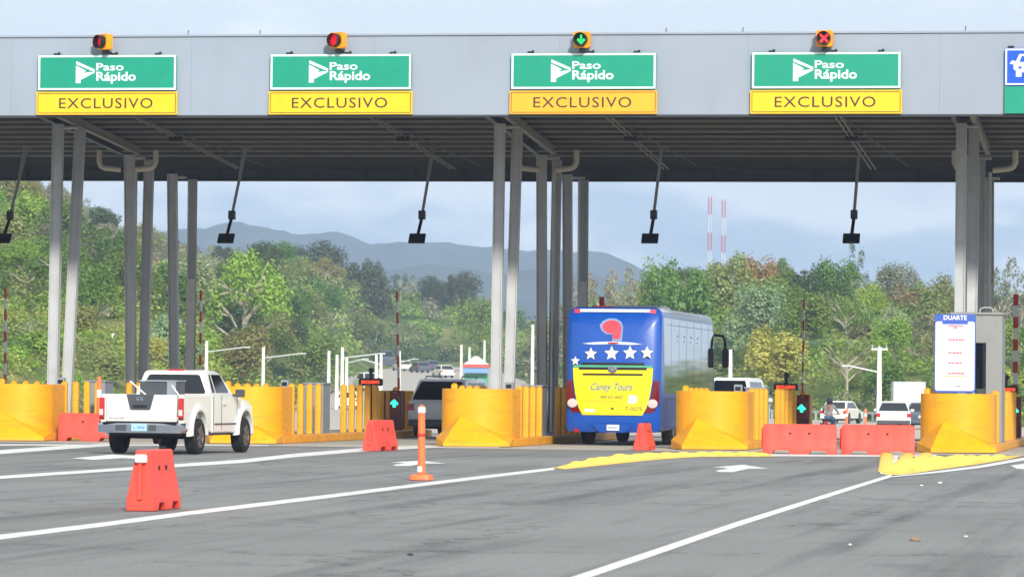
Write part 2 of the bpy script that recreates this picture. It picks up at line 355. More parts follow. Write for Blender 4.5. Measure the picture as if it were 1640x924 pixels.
# ------------------------------------------------------------------ land
DK = [0, 140, 165, 250, 350, 450, 600, 700, 900, 1500, 6000]
XK = [-6000, -1500, -600, 0, 200, 320, 450, 540, 620, 800, 900, 1000, 1150, 1300, 1450, 1640, 2300, 3500, 9000]
HT = np.array([
 [0]*19,
 [0]*19,
 [0, 0, 0, -.2] + [-.4]*15,
 [9, 8, 6, 3.4, 2.6, 1.8, 1.2, .5, .0, .0, .0, .2, .6, .8, .8, .8, 0, 0, 0],
 [22, 20, 17, 12, 8.5, 6.6, 6.0, 3, 1, 1, 2.5, 4.5, 6.5, 6.0, 5.2, 4.0, 0, 0, 0],
 [34, 32, 28, 21, 13.5, 11, 12, 9, 5.0, 4.0, 7, 9, 11.5, 10.5, 9, 8, 0, 0, 0],
 [42, 40, 38, 31, 20.5, 17.5, 17.5, 16.5, 12, 9.0, 10.5, 12, 13, 13, 11, 10, 0, 0, 0],
 [46, 44, 42, 34, 23, 19.5, 20.5, 20.5, 17.5, 13.5, 11, 11, 12, 12, 11, 10, 0, 0, 0],
 [40, 40, 38, 30, 18, 16, 16, 14, 12, 10, 8, 8, 9, 9, 9, 8, 0, 0, 0],
 [20, 20, 18, 12, 8, 6, 4, 2, 2, 2, 2, 2, 2, 2, 2, 2, 0, 0, 0],
 [0]*19], float)
def corridor(D):                         # left and right edge of the paved area beyond the plaza, in picture columns
    return (float(np.interp(D, [0, 140, 165, 200, 250, 300, 400, 500, 600, 640], [-3000, -1500, -500, 60, 330, 450, 530, 560, 620, 660])),
            float(np.interp(D, [0, 140, 200, 255, 285, 310, 350, 400, 500, 600, 640], [5000, 3500, 1900, 1520, 1300, 1130, 980, 900, 830, 800, 790])))
def road_z(D): return float(np.interp(D, [0, 140, 165, 320, 400, 500, 600, 640], [0, 0, -.4, -.4, .8, 3.0, 4.8, 5.2]))
def hz(px, D):
    D = max(D, 0)
    j = min(max(np.searchsorted(DK, D) - 1, 0), len(DK) - 2); t = min(max((D - DK[j]) / (DK[j + 1] - DK[j]), 0), 1)
    a = np.interp(px, XK, HT[j]); b = np.interp(px, XK, HT[j + 1]); z = a + (b - a) * t
    if z > 1.0 or D > 330:
        k = min(1, max(0, (z - .5) / 4))
        x, y = XY(px, D); z += k * (.9 * math.sin(x * .11 + 1.3) * math.cos(y * .07) + .5 * math.sin(x * .23 + y * .19))
    a, b = corridor(D); dl = max(a - px, px - b, 0) * max(D, 1) / FPX; k = min(1, dl / 11); k = k * k * (3 - 2 * k); k = max(k, min(1, max(0, (D - 640) / 45)))
    return float(road_z(D) * (1 - k) + z * k)
def in_road(px, D, pad=0):
    if D > 640: return False
    a, b = corridor(D); return a - pad < px < b + pad
def zg(x, y):
    px, D = px_of(x, y); return hz(px, D) if D > 1 else 0.0
def ground():
    ds = [-900, -300, -60] + [d for d in np.linspace(0, 130, 8)] + list(range(140, 360, 8)) + list(range(360, 760, 12)) + [800, 860, 940, 1100, 1300, 1600, 2200, 3000, 4300]
    xs = list(np.linspace(-6000, -1500, 6)) + list(range(-1400, 3600, 40)) + list(np.linspace(3800, 9000, 6))
    vs = []; fs = []
    for d in ds:
        for p in xs:
            if d > 0.5:
                x, y = XY(p, max(d, 1)); 
                w = min(1, d / 140)      # widen the sheet near the camera
                lat = (p - 820) / FPX * max(d, 140); v = _Fh * d + _R * lat; x, y = v.x, v.y
                z = hz(p, d) if d >= 140 else 0
            else:
                lat = (p - 820) / FPX * 140 * (1 if d > -100 else 3); v = _Fh * d + _R * lat; x, y = v.x, v.y; z = 0
            if in_road(p, d): z -= .05
            else: z -= .02 * min(1, max(0, (d - 100) / 50))
            vs.append((x, y, z - .012))
    n = len(xs)
    for i in range(len(ds) - 1):
        for k in range(n - 1): fs.append((i * n + k, i * n + k + 1, (i + 1) * n + k + 1, (i + 1) * n + k))
    mb = MB(); mb.add(vs, fs); o = mb.build('ground', M['ground'], smooth=True); tag(o, kind='structure')
ground()
def road_near():
    mb = MB(); mb.add([(-95, -80, 0), (60, -80, 0), (60, 98.5, 0), (-95, 98.5, 0)], [(0, 1, 2, 3)])
    tag(mb.build('road', M['asphalt']), kind='structure')
    mb = MB(); mb.add([(-95, 98.5, .0), (60, 98.5, .0), (60, 128, .0), (-95, 128, .0)], [(0, 1, 2, 3)])
    tag(mb.build('pavement', M['apron']), kind='structure')
    ds = [131] + list(range(136, 641, 7)); vs = []; fs = []; nx = 24
    for d in ds:
        a, b = corridor(d)
        for k in range(nx + 1):
            p = a + (b - a) * k / nx; x, y = XY(p, d); vs.append((x, max(y, 128.0), hz(p, d) + .02 if d > 140 else 0.0))
    for i in range(len(ds) - 1):
        for k in range(nx): a = i * (nx + 1) + k; fs.append((a, a + 1, a + nx + 2, a + nx + 1))
    mb = MB(); mb.add(vs, fs); tag(mb.build('highway', M['farroad'], smooth=True), kind='structure')
road_near()

def strip(pts, z=.004, name='lane_line', m_='white_road'):
    """pts: (px, py, thickness) measured on the road"""
    vs = []; fs = []; pts = [(a, b_, w * .8) for a, b_, w in pts]
    for i in range(len(pts) - 1):
        (x0, y0, w0), (x1, y1, w1) = pts[i], pts[i + 1]
        for k in range(8):
            t = k / 8; vs += [(x0 + (x1 - x0) * t, y0 + (y1 - y0) * t, w0 + (w1 - w0) * t)]
    vs.append(pts[-1]); out = []
    for x, y, w in vs: out += [G(x, y - w / 2, z), G(x, y + w / 2, z)]
    n = len(vs); fs = [(2 * i, 2 * i + 1, 2 * i + 3, 2 * i + 2) for i in range(n - 1)]
    mb = MB(); mb.add(out, fs); return tag(mb.build(name, M[m_]), kind='structure')
strip([(-160, 879, 11), (0, 859.5, 9.5), (160, 840, 8.5), (300, 821.5, 8), (520, 795, 7), (720, 770, 6), (888, 750, 5)])
strip([(860, 948, 15), (935, 922, 13.5), (1060, 880, 12), (1180, 839, 10), (1300, 801, 8), (1428, 761, 6)])
strip([(-120, 771, 6), (0, 764, 6), (180, 752, 5.5), (300, 744, 6), (390, 738, 7), (470, 729, 7), (585, 719.5, 7), (700, 714, 6), (800, 715.5, 3.5)])
strip([(-100, 733, 8), (0, 723.5, 8), (90, 717, 7), (200, 710, 5)])
strip([(1060, 727.5, 4), (1250, 728.5, 4.5), (1420, 729, 5), (1500, 729.2, 4)], z=.006)
strip([(0, 712, 3), (300, 712.5, 2.5), (430, 713, 2)], z=.006)
def painted(poly, z=.006, name='road_arrow', m_='white_road'):
    mb = MB(); mb.add([G(x, y, z) for x, y in poly], [tuple(range(len(poly)))]); return tag(mb.build(name, M[m_]), kind='structure')
A0 = [(1192, 743.8), (1233, 750.5), (1199, 750.2), (1174, 755.6), (1152, 755.6), (1146, 753.3), (1167, 749.6), (1142, 747.6)]
painted(A0)
painted([(x * .99 - 513 + 7, (y - 743.8) * .72 + 737.2) for x, y in A0])
painted([(115, 733.5), (180, 727.4), (232, 730.4), (228, 735), (196, 733.2), (150, 736)])
painted([(1618, 745), (1640, 742), (1690, 745), (1660, 749), (1650, 752), (1628, 750)])
# yellow hatched noses in front of the two right islands
ZA = [(887, 748.5), (925, 739), (975, 730.5), (1020, 727), (1225, 725), (1240, 730.5), (1120, 731.2), (1060, 735), (985, 742.5), (905, 751)]
ZB = [(1412, 758), (1418, 748), (1432, 741), (1470, 733), (1530, 731), (1600, 730), (1640, 729), (1615, 735), (1560, 744), (1500, 752), (1445, 760), (1420, 760)]
painted(ZA, z=.007, name='hatched_zone', m_='yellow_road'); painted(ZB, z=.007, name='hatched_zone', m_='yellow_road')
painted([(1409, 758), (1413, 727), (1417, 727), (1414, 759)], z=.010, name='edge_line'); painted([(1428, 744), (1432, 728), (1440, 728), (1436, 741)], z=.010, name='edge_line')
painted([(1430, 762), (1500, 754), (1570, 745), (1640, 732), (1700, 726), (1700, 730), (1640, 737), (1570, 749), (1500, 757), (1425, 764)], z=.009, name='edge_line')

def mountains():
    rng = random.Random(5)
    def ridge(D, prof, z_low, seed, cname):
        r = random.Random(seed); xs = np.arange(-2500, 4200, 14); ph = [r.uniform(0, 6) for _ in range(8)]
        rings = []
        base = [np.interp(x, [p[0] for p in prof], [p[1] for p in prof]) for x in xs]
        tops = [b + 2.2 * math.sin(x * .031 + ph[0]) + 1.5 * math.sin(x * .073 + ph[1]) + 1.0 * math.sin(x * .17 + ph[2]) for x, b in zip(xs, base)]
        vs = []; fs = []; levels = [(-.25, 0), (-.16, .30), (-.08, .62), (0, 1), (.10, .7), (.3, 0)]
        for dd, k in levels:
            for i, x in enumerate(xs):
                d = D * (1 + dd + .02 * math.sin(x * .02 + ph[3]) * (k < 1)); H = z_at(x, tops[i], D)
                X, Y = XY(x, d); vs.append((X, Y, H * k * (1 + .10 * math.sin(x * .05 + k * 9) * (0 < k < 1)) - (2 if k == 0 else 0)))
        n = len(xs)
        for i in range(len(levels) - 1):
            for k in range(n - 1): fs.append((i * n + k, i * n + k + 1, (i + 1) * n + k + 1, (i + 1) * n + k))
        mb = MB(); mb.add(vs, fs); tag(mb.build(cname, M['mountain'], smooth=True), kind='structure')
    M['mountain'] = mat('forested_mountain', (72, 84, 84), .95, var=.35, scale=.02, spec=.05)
    ridge(3300, [(-2500, 380), (-600, 330), (0, 345), (250, 372), (330, 366), (375, 354), (410, 358), (470, 376), (548, 374), (600, 390), (645, 386), (700, 391), (800, 396), (860, 400), (900, 404), (960, 404), (1000, 414), (1035, 432), (1100, 450), (1500, 470), (1700, 500), (1950, 590), (2300, 636), (4200, 668)], 0, 3, 'mountains')
    ridge(2500, [(-2500, 420), (0, 400), (330, 402), (420, 398), (520, 410), (600, 430), (700, 425), (790, 438), (860, 430), (930, 440), (1000, 448), (1080, 450), (1200, 470), (1640, 520), (1950, 600), (2300, 638), (4200, 668)], 0, 8, 'mountains')
mountains()
# ------------------------------------------------------------------ canopy
YF = 100.6
def deck_z(Y): return 9.4 - .061 * (Y - YF)
YB = 120.3
ZF0 = PY(934, 184, YF).z; ZF1 = PY(934, 56.5, YF).z
XL, XR = -62.0, 16.0
NX = [PY(p, 700, 101.5).x for p in (14, 384, 755, 1134, 1530)]     # island centres
COLX = {i: PY(p, 650, 106.2).x for i, p in ((0, 84), (2, 794), (4, 1536))}
def canopy():
    O = (PY(794, 650, 106.2).x, 110, 0)
    t = thing('toll_canopy', 'long grey steel toll plaza canopy with flat fascia across all the lanes', 'canopy', O)
    b = lambda mb, n, m_, **k: mb.build(n, M[m_], t, origin=O, **k)
    W = XR - XL; XC = (XL + XR) / 2
    # fascia in big sheets with thin joints
    edges = [XL] + [NX[0] - 9.5 + i * 4.86 for i in range(30) if XL < NX[0] - 9.5 + i * 4.86 < XR - 1] + [XR]
    mb = MB(); mb.box((XC, YF + .17, (ZF0 + ZF1) / 2), (W, .12, ZF1 - ZF0 - .02)); b(mb, 'fascia_backing', 'fascia')
    for i in range(len(edges) - 1):
        a, c = edges[i] + .0015, edges[i + 1] - .0015
        mb = MB(); mb.box(((a + c) / 2, YF + .05, (ZF0 + ZF1) / 2), (c - a, .10, ZF1 - ZF0)); b(mb, 'fascia_panel', 'fascia')
    mb = MB(); mb.box((XC, YF + .13, ZF1 + .03), (W, .34, .05)); b(mb, 'coping', 'fascia')
    mb = MB(); mb.box((XC, YF + .12, ZF0 - .02), (W, .26, .04)); b(mb, 'fascia_trim', 'steel_dark')
    # trapezoidal deck underside
    ys = np.arange(YF + .26, YB, .30); rings = []
    prof = []
    for i, y in enumerate(ys):
        z = deck_z(y); prof += [(y, z), (y + .13, z), (y + .15, z + .05), (y + .28, z + .05)]
    mb = MB(); n = len(prof); vs = [(x, y, z) for x in (XL, XR) for y, z in prof] ; mb.add(vs, [(i, i + 1, n + i + 1, n + i) for i in range(n - 1)])
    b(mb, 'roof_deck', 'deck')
    mb = MB(); mb.add([(XL, YF + .25, deck_z(YF) + .22), (XR, YF + .25, deck_z(YF) + .22), (XR, YB, deck_z(YB) + .22), (XL, YB, deck_z(YB) + .22)], [(0, 1, 2, 3)]); b(mb, 'roof_top', 'fascia')
    k = 0; y = YF + .9
    while y < YB - 3.4:
        mb = MB(); z = deck_z(y) - .005
        mb.box((XC, y, z - .032), (W, .02, .064)); mb.box((XC, y + .045, z - .062), (W, .09, .012))
        b(mb, 'purlin', 'purlin'); y += 1.12
    # rear fascia
    zb1, zb0 = deck_z(YB) + .25, z_at(820, 291, 122.2)
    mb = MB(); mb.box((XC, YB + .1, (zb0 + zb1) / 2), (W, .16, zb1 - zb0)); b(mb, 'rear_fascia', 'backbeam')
    mb = MB()
    x = XL + 1
    while x < XR:
        mb.box((x, YB - .02, (zb0 + zb1) / 2), (.05, .08, zb1 - zb0 - .06)); x += 1.55
    mb.box((XC, YB - .01, zb0 + .03), (W, .10, .06)); b(mb, 'rear_fascia_stiffeners', 'steel_dark')
    # girders running front to back over the columns, conduits
    for i in COLX:
        cx = COLX[i]
        for dx in (-.16, .34):
            mb = MB(); y0, y1 = YF + .3, 113.6
            for z_, w_, h_ in ((-.10, .14, .02), (-.20, .02, .18), (-.30, .14, .02)):
                mb.bar((cx + dx, y0, deck_z(y0) + z_), (cx + dx, y1, deck_z(y1) + z_), w_, h_)
            b(mb, 'girder', 'steel_dark' if dx < 0 else 'purlin')
    for p in (620, 990, 1350, 250):
        x = PY(p, 187, 108.2).x
        mb = MB()
        for dx in (0, .14): mb.tube([(x + dx, YF + 1, deck_z(YF + 1) - .23), (x + dx, YB - 2.5, deck_z(YB - 2.5) - .23)], .022, 6)
        b(mb, 'conduit', 'purlin')
        mb = MB(); mb.tube([(x + .07, YF + 3, deck_z(YF + 3) - .3), (x + 1.2, YB - 4, deck_z(YB - 4) - .32), (x + 4.5, YB - .4, deck_z(YB) - .12)], .016, 6); b(mb, 'cable', 'steel_dark')
        mb = MB(); mb.box((x + .07, 110.2, deck_z(110.2) - .28), (.35, .25, .14)); b(mb, 'junction_box', 'black')
    # columns: three V pairs per island
    for i in COLX:
        cx = COLX[i]; sh = (.135, 0, 0, 0, -.17)[i] if i in (0, 4) else 0
        for yb, x_, yt, in ((106.2, 0, 106.4), (106.45, .30, 107.7), (114.0, 0, 113.4), (114.2, .27, 114.8), (118.9, 0, 118.2), (119.6, .30, 119.7)):
            zt = deck_z(yt) - .34
            mb = MB(); w = .34
            dd = 0 if yb < 110 else sh if yb < 116 else sh * 1.35
            p0, p1 = Vector((cx + x_ + dd, yb, .2)), Vector((cx + x_ + dd + (.0 if x_ == 0 else -.04), yt, zt))
            # H section: two flanges and a web
            d = (p1 - p0).normalized(); a = Vector((1, 0, 0)); f = d.cross(a).normalized()
            for off in (-.125, .125): mb.bar(p0 + a * off, p1 + a * off, .03, .24)
            mb.bar(p0 - f * .06, p1 - f * .06, .22, .03)
            vs = mb.v
            b(mb, 'column', 'steel')
            mb = MB(); mb.box((p0.x, p0.y, .235), (.5, .44, .03)); b(mb, 'base_plate', 'steel')
            if x_ == 0.30 and yb > 118:
                mb = MB(); mb.bar(p0 + Vector((0, -.17, .2)), p0 + Vector((0, -.17, 4.6)), .26, .02); b(mb, 'pale_strip', 'concrete_white')  # paler strip over the lower half of the rearmost column
        for y_ in (107.0, 114.1, 119.0):
            mb = MB(); mb.box((cx + .13, y_, deck_z(y_) - .36), (.55, .3, .06)); b(mb, 'column_cap', 'steel')
        for dx, e in ((-.55, -1), (.65, 1)):
            y_ = 112.6; z_ = deck_z(y_) - .30
            pts = [(cx + dx + .5 * (e > 0), y_, z_)]
            pts += [(cx + dx + .5 * (e > 0), y_, z_ - .35), (cx + dx + .5 * (e > 0) - .06 * e, y_, z_ - .47), (cx + dx + .5 * (e > 0) - .16 * e, y_, z_ - .52), (cx + dx + .5 * (e > 0) - .62 * e, y_ + .1, z_ - .56)]
            mb = MB(); mb.tube(pts, .085, 12); b(mb, 'drain_pipe', 'cream', smooth=True)
            mb = MB(); mb.tube([(cx + .42, 113.1, z_ - .6), (cx + .42, 113.1, .3)], .05, 10)
        b(mb, 'downpipe', 'steel', smooth=True)
    return t
canopy()

# ------------------------------------------------------------------ lane signs and signals
def sign(px, lab, amber=False, w=3.78):
    c = PY(px, 184, YF); x0 = c.x; z0 = ZF0 + .01
    O = (x0, YF - .10, z0)
    t = thing('lane_sign', lab, 'sign', O, group='lane signs on the fascia')
    h1 = .60; h2 = .93; W2 = w * .985
    mb = MB(); mb.prism(rp(w, h1, .03, 3, 0, h1 / 2), lambda x, z: (x, 0, z), lambda x, z: (x, .04, z)); yp = mb.build('lower_panel', M['sign_orange' if amber else 'sign_yellow'], t)
    mb = MB(); e = .045; th = .016
    for a, b_, c_, d_ in ((0, e, w - 2 * e, th), (0, h1 - e, w - 2 * e, th)): mb.box((a, -.003, b_), (c_, .004, d_))
    for s in (-1, 1): mb.box((s * (w / 2 - e), -.003, h1 / 2), (th, .004, h1 - 2 * e - th))
    mb.build('border', M['ink'], yp)
    mb = MB(); flat_text(mb, 'EXCLUSIVO', -.004, w=w * .665, h=.27, cx=-.02, cz=h1 / 2, off=.004, sp=1.12); mb.build('lettering', M['ink'], yp)
    zc = h1 + .035 + h2 / 2
    mb = MB(); mb.prism(rp(W2, h2, .05, 3, 0, zc), lambda x, z: (x, 0, z), lambda x, z: (x, .04, z)); gp = mb.build('upper_panel', M['sign_green'], t)
    mb = MB(); th = .05
    for s in (-1, 1):
        mb.box((0, -.003, zc + s * (h2 / 2 - .035)), (W2 - .03, .005, th)); mb.box((s * (W2 / 2 - .04), -.003, zc), (th, .005, h2 - .07 - th))
    mb.build('border', M['sign_white'], gp)
    mb = MB(); flat_text(mb, 'Paso', -.004, w=.74, h=.20, cx=.08, cz=zc + .15, off=.018)
    flat_text(mb, 'Rápido', -.004, w=1.07, h=.31, cx=.25, cz=zc - .135, off=.026); mb.build('lettering', M['sign_white'], gp)
    k = .0052; lx, lz = -.85, zc + .28
    P1 = [(4, -4), (100, 38), (100, 54), (88, 46), (4, 12)]
    P2 = [(2, 20), (34, 42), (2, 62), (2, 107), (27, 107), (27, 88), (100, 54), (86, 46), (54, 46), (78, 51), (34, 70), (34, 58), (52, 46), (20, 26)]
    mb = MB(); mb.add([(lx + a * k, -.004, lz - b_ * k) for a, b_ in P1], [tuple(range(5))])
    for q in ([(2, 18), (40, 36), (56, 46), (40, 57), (2, 76)], [(2, 74), (40, 56), (84, 50), (100, 54), (28, 90), (28, 107), (2, 107)]):
        mb.add([(lx + a * k, -.004, lz - b_ * k) for a, b_ in q], [tuple(range(len(q)))])
    mb.build('logo', M['sign_white'], gp)
    for dx in (-w * .36, w * .05, w * .36):
        mb = MB(); mb.box((dx, .05, zc + h2 / 2 + .02), (.16, .10, .05)); mb.box((dx + .05, .06, zc + h2 / 2 + .05), (.05, .06, .05))
        mb.build('hanging_bracket', M['black'], t)
    return t
sign(172, 'leftmost green and yellow EXCLUSIVO lane sign, under a red lane signal turned aside', w=3.80)
sign(546, 'green and yellow EXCLUSIVO lane sign, second from the left on the grey fascia', w=3.80)
sign(934.5, 'green and amber EXCLUSIVO lane sign under the green down arrow signal, above the blue bus', True, w=3.82)
sign(1323, 'green and bright yellow EXCLUSIVO lane sign under the red cross signal', w=3.85)
def sign_blue():
    c0 = PY(1609, 184, YF).x; w = 3.85; O = (c0 + w / 2, YF - .10, ZF0 + .01)
    t = thing('lane_sign', 'blue and green lane sign with a white car symbol, cut by the right edge', 'sign', O)
    mb = MB(); mb.box((0, .02, .34), (w, .04, .68)); gp = mb.build('lower_panel', M['sign_green'], t)
    mb = MB(); zc = 1.17
    mb.prism(rp(w, .94, .04, 3, 0, zc), lambda x, z: (x, 0, z), lambda x, z: (x, .04, z)); bp = mb.build('upper_panel', M['sign_blue'], t)
    mb = MB()
    for s in (-1, 1):
        mb.box((0, -.003, zc + s * .435), (w - .03, .005, .04)); mb.box((s * (w / 2 - .035), -.003, zc), (.04, .005, .83))
    mb.build('border', M['sign_white'], bp)
    mb = MB(); x0 = -w / 2 + .12; z0 = zc - .30
    body = [(0, .38), (.06, .46), (.16, .44), (.24, .62), (.78, .62), (.90, .42), (1.02, .40), (1.02, .16), (.92, .16), (.92, .05), (.78, .05), (.78, .16), (.30, .16), (.30, .05), (.16, .05), (.16, .20), (.10, .24), (.10, .36)]
    mb.add([(x0 + a, -.004, z0 + b_) for a, b_ in body], [tuple(range(len(body)))]); mb.build('car_symbol', M['sign_white'], bp)
    mb = MB(); mb.add([(x0 + a, -.008, z0 + b_) for a, b_ in [(.24, .42), (.30, .57), (.72, .57), (.82, .42)]], [(0, 1, 2, 3)]); mb.add([(x0 + a, -.008, z0 + b_) for a, b_ in [(.22, .25), (.30, .25), (.30, .31), (.22, .31)]], [(0, 1, 2, 3)])
    mb.build('symbol_window', M['sign_blue'], bp)
    mb = MB(); mb.box((-w * .46, .05, zc + .50), (.14, .1, .06)); mb.build('hanging_bracket', M['black'], t)
sign_blue()
def signal(px, py, lab, sym, rz):
    c = PY(px, py, YF - .22); O = (c.x, c.y, c.z - .21)
    t = thing('lane_signal', lab, 'signal', O, rz, group='lane signals above the signs')
    mb = MB(); mb.prism(rp(.42, .42, .05, 3, 0, .21), lambda x, z: (x, -.10, z), lambda x, z: (x, .10, z)); mb.build('housing', M['signal_yellow'], t, bevel=.01)
    mb = MB(); n = 28; R = .175
    ring = lambda r, y, cut=0: [(r * math.cos(2 * math.pi * k / n), y, .21 + r * math.sin(2 * math.pi * k / n)) for k in range(n)]
    mb.loft([ring(R, -.10), ring(R, -.27), ring(R - .012, -.27), ring(R - .012, -.105)], caps=False); mb.build('visor', M['black'], t, smooth=True)
    mb = MB(); mb.add(ring(R - .012, -.106), [tuple(range(n))]); mb.build('lens', M['led_red_dim'] if sym == 'dim' else M['black'], t)
    y = -.115
    if sym == 'x':
        mb = MB()
        for s in (-1, 1): mb.bar((-.10, y, .21 - s * .10), (.10, y, .21 + s * .10), .05, .05)
        mb.build('cross_lamp', M['led_red'], t)
    if sym == 'arrow':
        mb = MB(); mb.box((0, y, .25), (.045, .02, .16)); mb.prism([(-.11, .20), (0, .09), (.11, .20), (.07, .235), (0, .165), (-.07, .235)], lambda x, z: (x, y - .01, z), lambda x, z: (x, y + .01, z)); mb.build('arrow_lamp', M['led_green'], t)
    if sym == 'dim':
        mb = MB(); mb.bar((-.06, y, .15), (.08, y, .27), .04); mb.build('cross_lamp', M['led_red_dim'], t)
    mb = MB(); mb.box((0, .02, -.05), (.12, .12, .10)); mb.box((0, .12, -.06), (.05, .2, .04)); mb.build('bracket', M['black'], t)
signal(168, 68, 'yellow lane signal with a dim red lamp, turned aside above the leftmost sign', 'dim', math.radians(-38))
signal(541.5, 65.5, 'yellow lane signal with a dark red lamp above the second sign from the left', 'dim', math.radians(-24))
signal(932.5, 64.5, 'yellow lane signal showing a green down arrow above the bus lane', 'arrow', math.radians(-6))
signal(1321, 62.5, 'yellow lane signal showing a bright red cross above the right sign', 'x', math.radians(-4))
for px, h in ((302, 56), (417, 55), (1067, 52), (1190, 51), (1546, 48)):
    c = PY(px, 58, YF + .2); mb = MB(); mb.tube([(0, 0, 0), (0.01, 0, .14)], .012, 6)
    o = mb.build('spike', M['steel_dark']); o.location = (c.x, YF + .14, ZF1 + .05)
    tag(o, 'thin dark spike on the fascia top ' + {302: 'right of the leftmost sign', 417: 'left of the second signal', 1067: 'right of the green arrow signal', 1190: 'between the green arrow and red cross signals', 1546: 'near the right edge of the photo'}[px], 'spike')

# ------------------------------------------------------------------ hanging toll antennas
def antenna(px, lab):
    c = PY(px, 382, 112.0); x = c.x; zp = c.z; O = (x, 112, zp)
    t = thing('toll_antenna', lab, 'antenna', O, group='toll antennas hanging under the canopy')
    ztop = deck_z(114.2) - .05 - zp
    mb = MB(); mb.tube([(.02, 2.2, ztop), (.02, .66, .78)], .045, 10); mb.tube([(.02, 1.9, ztop - .02), (.02, .9, 1.02)], .02, 6); mb.build('pole', M['steel'], t, smooth=True)
    mb = MB(); mb.box((.02, 2.25, ztop + .02), (.3, .3, .04)); mb.build('ceiling_plate', M['steel_dark'], t)
    mb = MB(); mb.box((.02, .6, .70), (.19, .2, .26)); mb.build('joint_box', M['black'], t, bevel=.02)
    mb = MB(); mb.tube([(.02, .55, .6), (.0, .12, .12)], .05, 10); mb.build('lower_pole', M['black'], t, smooth=True)
    mb = MB(); cx, sx = math.cos(math.radians(52)), math.sin(math.radians(52))
    def T(x_, y_, z_): return (x_, y_ * cx - z_ * sx, y_ * sx + z_ * cx)
    v = [T(a * .24, b_ * .17, c_ * .03) for c_ in (-1, 1) for a, b_ in ((-1, -1), (1, -1), (1, 1), (-1, 1))]
    mb.add(v, [(0, 3, 2, 1), (4, 5, 6, 7), (0, 1, 5, 4), (1, 2, 6, 5), (2, 3, 7, 6), (3, 0, 4, 7)]); mb.build('panel', M['black'], t, bevel=.012)
for px, l in ((5, 'black flat antenna on an angled pole at the left edge of the photo'), (362, 'black flat antenna on an angled pole left of the distant mountain ridge'),
              (668, 'black flat antenna on an angled pole high above the silver car'), (1041, 'black flat antenna on an angled pole above the back of the blue bus'), (1363.5, 'black flat antenna hanging nearest the right column group')):
    antenna(px, l)

# ------------------------------------------------------------------ islands
POS = ['leftmost', 'behind the white pickup', 'in the middle, left of the bus', 'right of the bus', 'under the price board at the right']
IH = .22
def island(i):
    x = NX[i]; O = (x, 101.5, 0)
    t = thing('toll_island', 'yellow edged toll island, ' + ['cut by the left edge of the photo', 'behind the white pickup', 'between the silver car and the blue bus', 'just right of the blue bus', 'carrying the grey booth at the right'][i], 'toll island', O, group='toll islands')
    outl = [(-1.02, 21.3), (-1.02, .9)] + [(-1.02 * math.cos(a), .9 - .8 * math.sin(a)) for a in np.linspace(.2, math.pi - .2, 11)] + [(1.02, .9), (1.02, 21.3)]
    mb = MB(); mb.prism(outl, lambda a, b_: (a, b_, 0), lambda a, b_: (a, b_, IH)); mb.build('kerb', M['yellow'], t, bevel=.03)
    top = [(a * .9, b_ if b_ > 19 else .9 + (b_ - .9) * .88) for a, b_ in outl]
    mb = MB(); mb.prism(top, lambda a, b_: (a, b_ - .02, IH - .02), lambda a, b_: (a, b_ - .02, IH + .006)); mb.build('slab', M['apron'], t)
    # curved crash nose: thick half ring shell
    n = 18; Hn = 1.50
    for k_, ro, ri, z0, z1, nm in ((0, .95, .78, IH, Hn, 'crash_nose'),):
        pts = [(-ro, 2.0)] + [(-ro * math.cos(a), .95 - ro * .95 * math.sin(a)) for a in np.linspace(0, math.pi, n)] + [(ro, 2.0), (ri, 2.0)] + [(ri * math.cos(a), .95 - ri * .95 * math.sin(a)) for a in np.linspace(0, math.pi, n)] + [(-ri, 2.0)]
        mb = MB()
        m_ = len(pts) // 2; half = pts[:m_]; inner = pts[m_:][::-1]
        rings = []
        for (a, b_), (c, d) in zip(half, inner): rings.append([(a, b_, z0), (a, b_, z1), (c, d, z1), (c, d, z0)])
        mb.loft(rings); mb.build(nm, M['yellow'], t, bevel=.02)
    # sloped wedge at the foot of the nose
    ax = -.30
    mb = MB(); mb.add([(-1.0, .35, .02), (-.55, -1.0, .02), (1.05, -.30, .02), (1.0, .7, .02), (ax, .05, .80), (-.55, -1.0, .10), (-1.0, .35, .24), (1.05, -.30, .10), (1.0, .7, .24)],
                      [(0, 1, 5, 6), (1, 2, 7, 5), (2, 3, 8, 7), (5, 7, 4), (6, 5, 4), (7, 8, 4), (0, 3, 2, 1), (8, 6, 4), (0, 6, 8, 3)])
    mb.build('ramp_wedge', M['yellow'], t)
    return t
BOL = None
for i in range(5): island(i)
def bollards():
    global BOL
    mb = MB(); mb.prism(rp(.165, .165, .03, 2), lambda a, b_: (a, b_, 0), lambda a, b_: (a, b_, 1.33)); mb.prism(rp(.11, .11, .02, 2), lambda a, b_: (a, b_, 1.33), lambda a, b_: (a, b_, 1.36))
    proto = mb.build('bollard', M['yellow_post'], bevel=.012); first = True
    where = ['on the leftmost toll island', 'on the toll island behind the white pickup', 'on the toll island left of the bus', 'on the toll island right of the bus', 'on the toll island below the price board']
    for i in range(5):
        ks = [(1, k) for k in range(11)] + [(-1, k) for k in range(5)]
        for s, k in ks:
            if s == 1 and k in (4, 5): continue
            o = proto if first else proto.copy()
            if not first: COL.objects.link(o)
            first = False
            o.location = (NX[i] + s * .86, 103.75 + 1.1 * k + (0 if s > 0 else -.1), IH + .005 if not (s < 0 and k == 0) else IH + .06)
            if s < 0: o.location.z += .0
            tag(o, 'square yellow steel bollard standing ' + where[i], 'bollard', 'yellow bollards ' + where[i])
bollards()
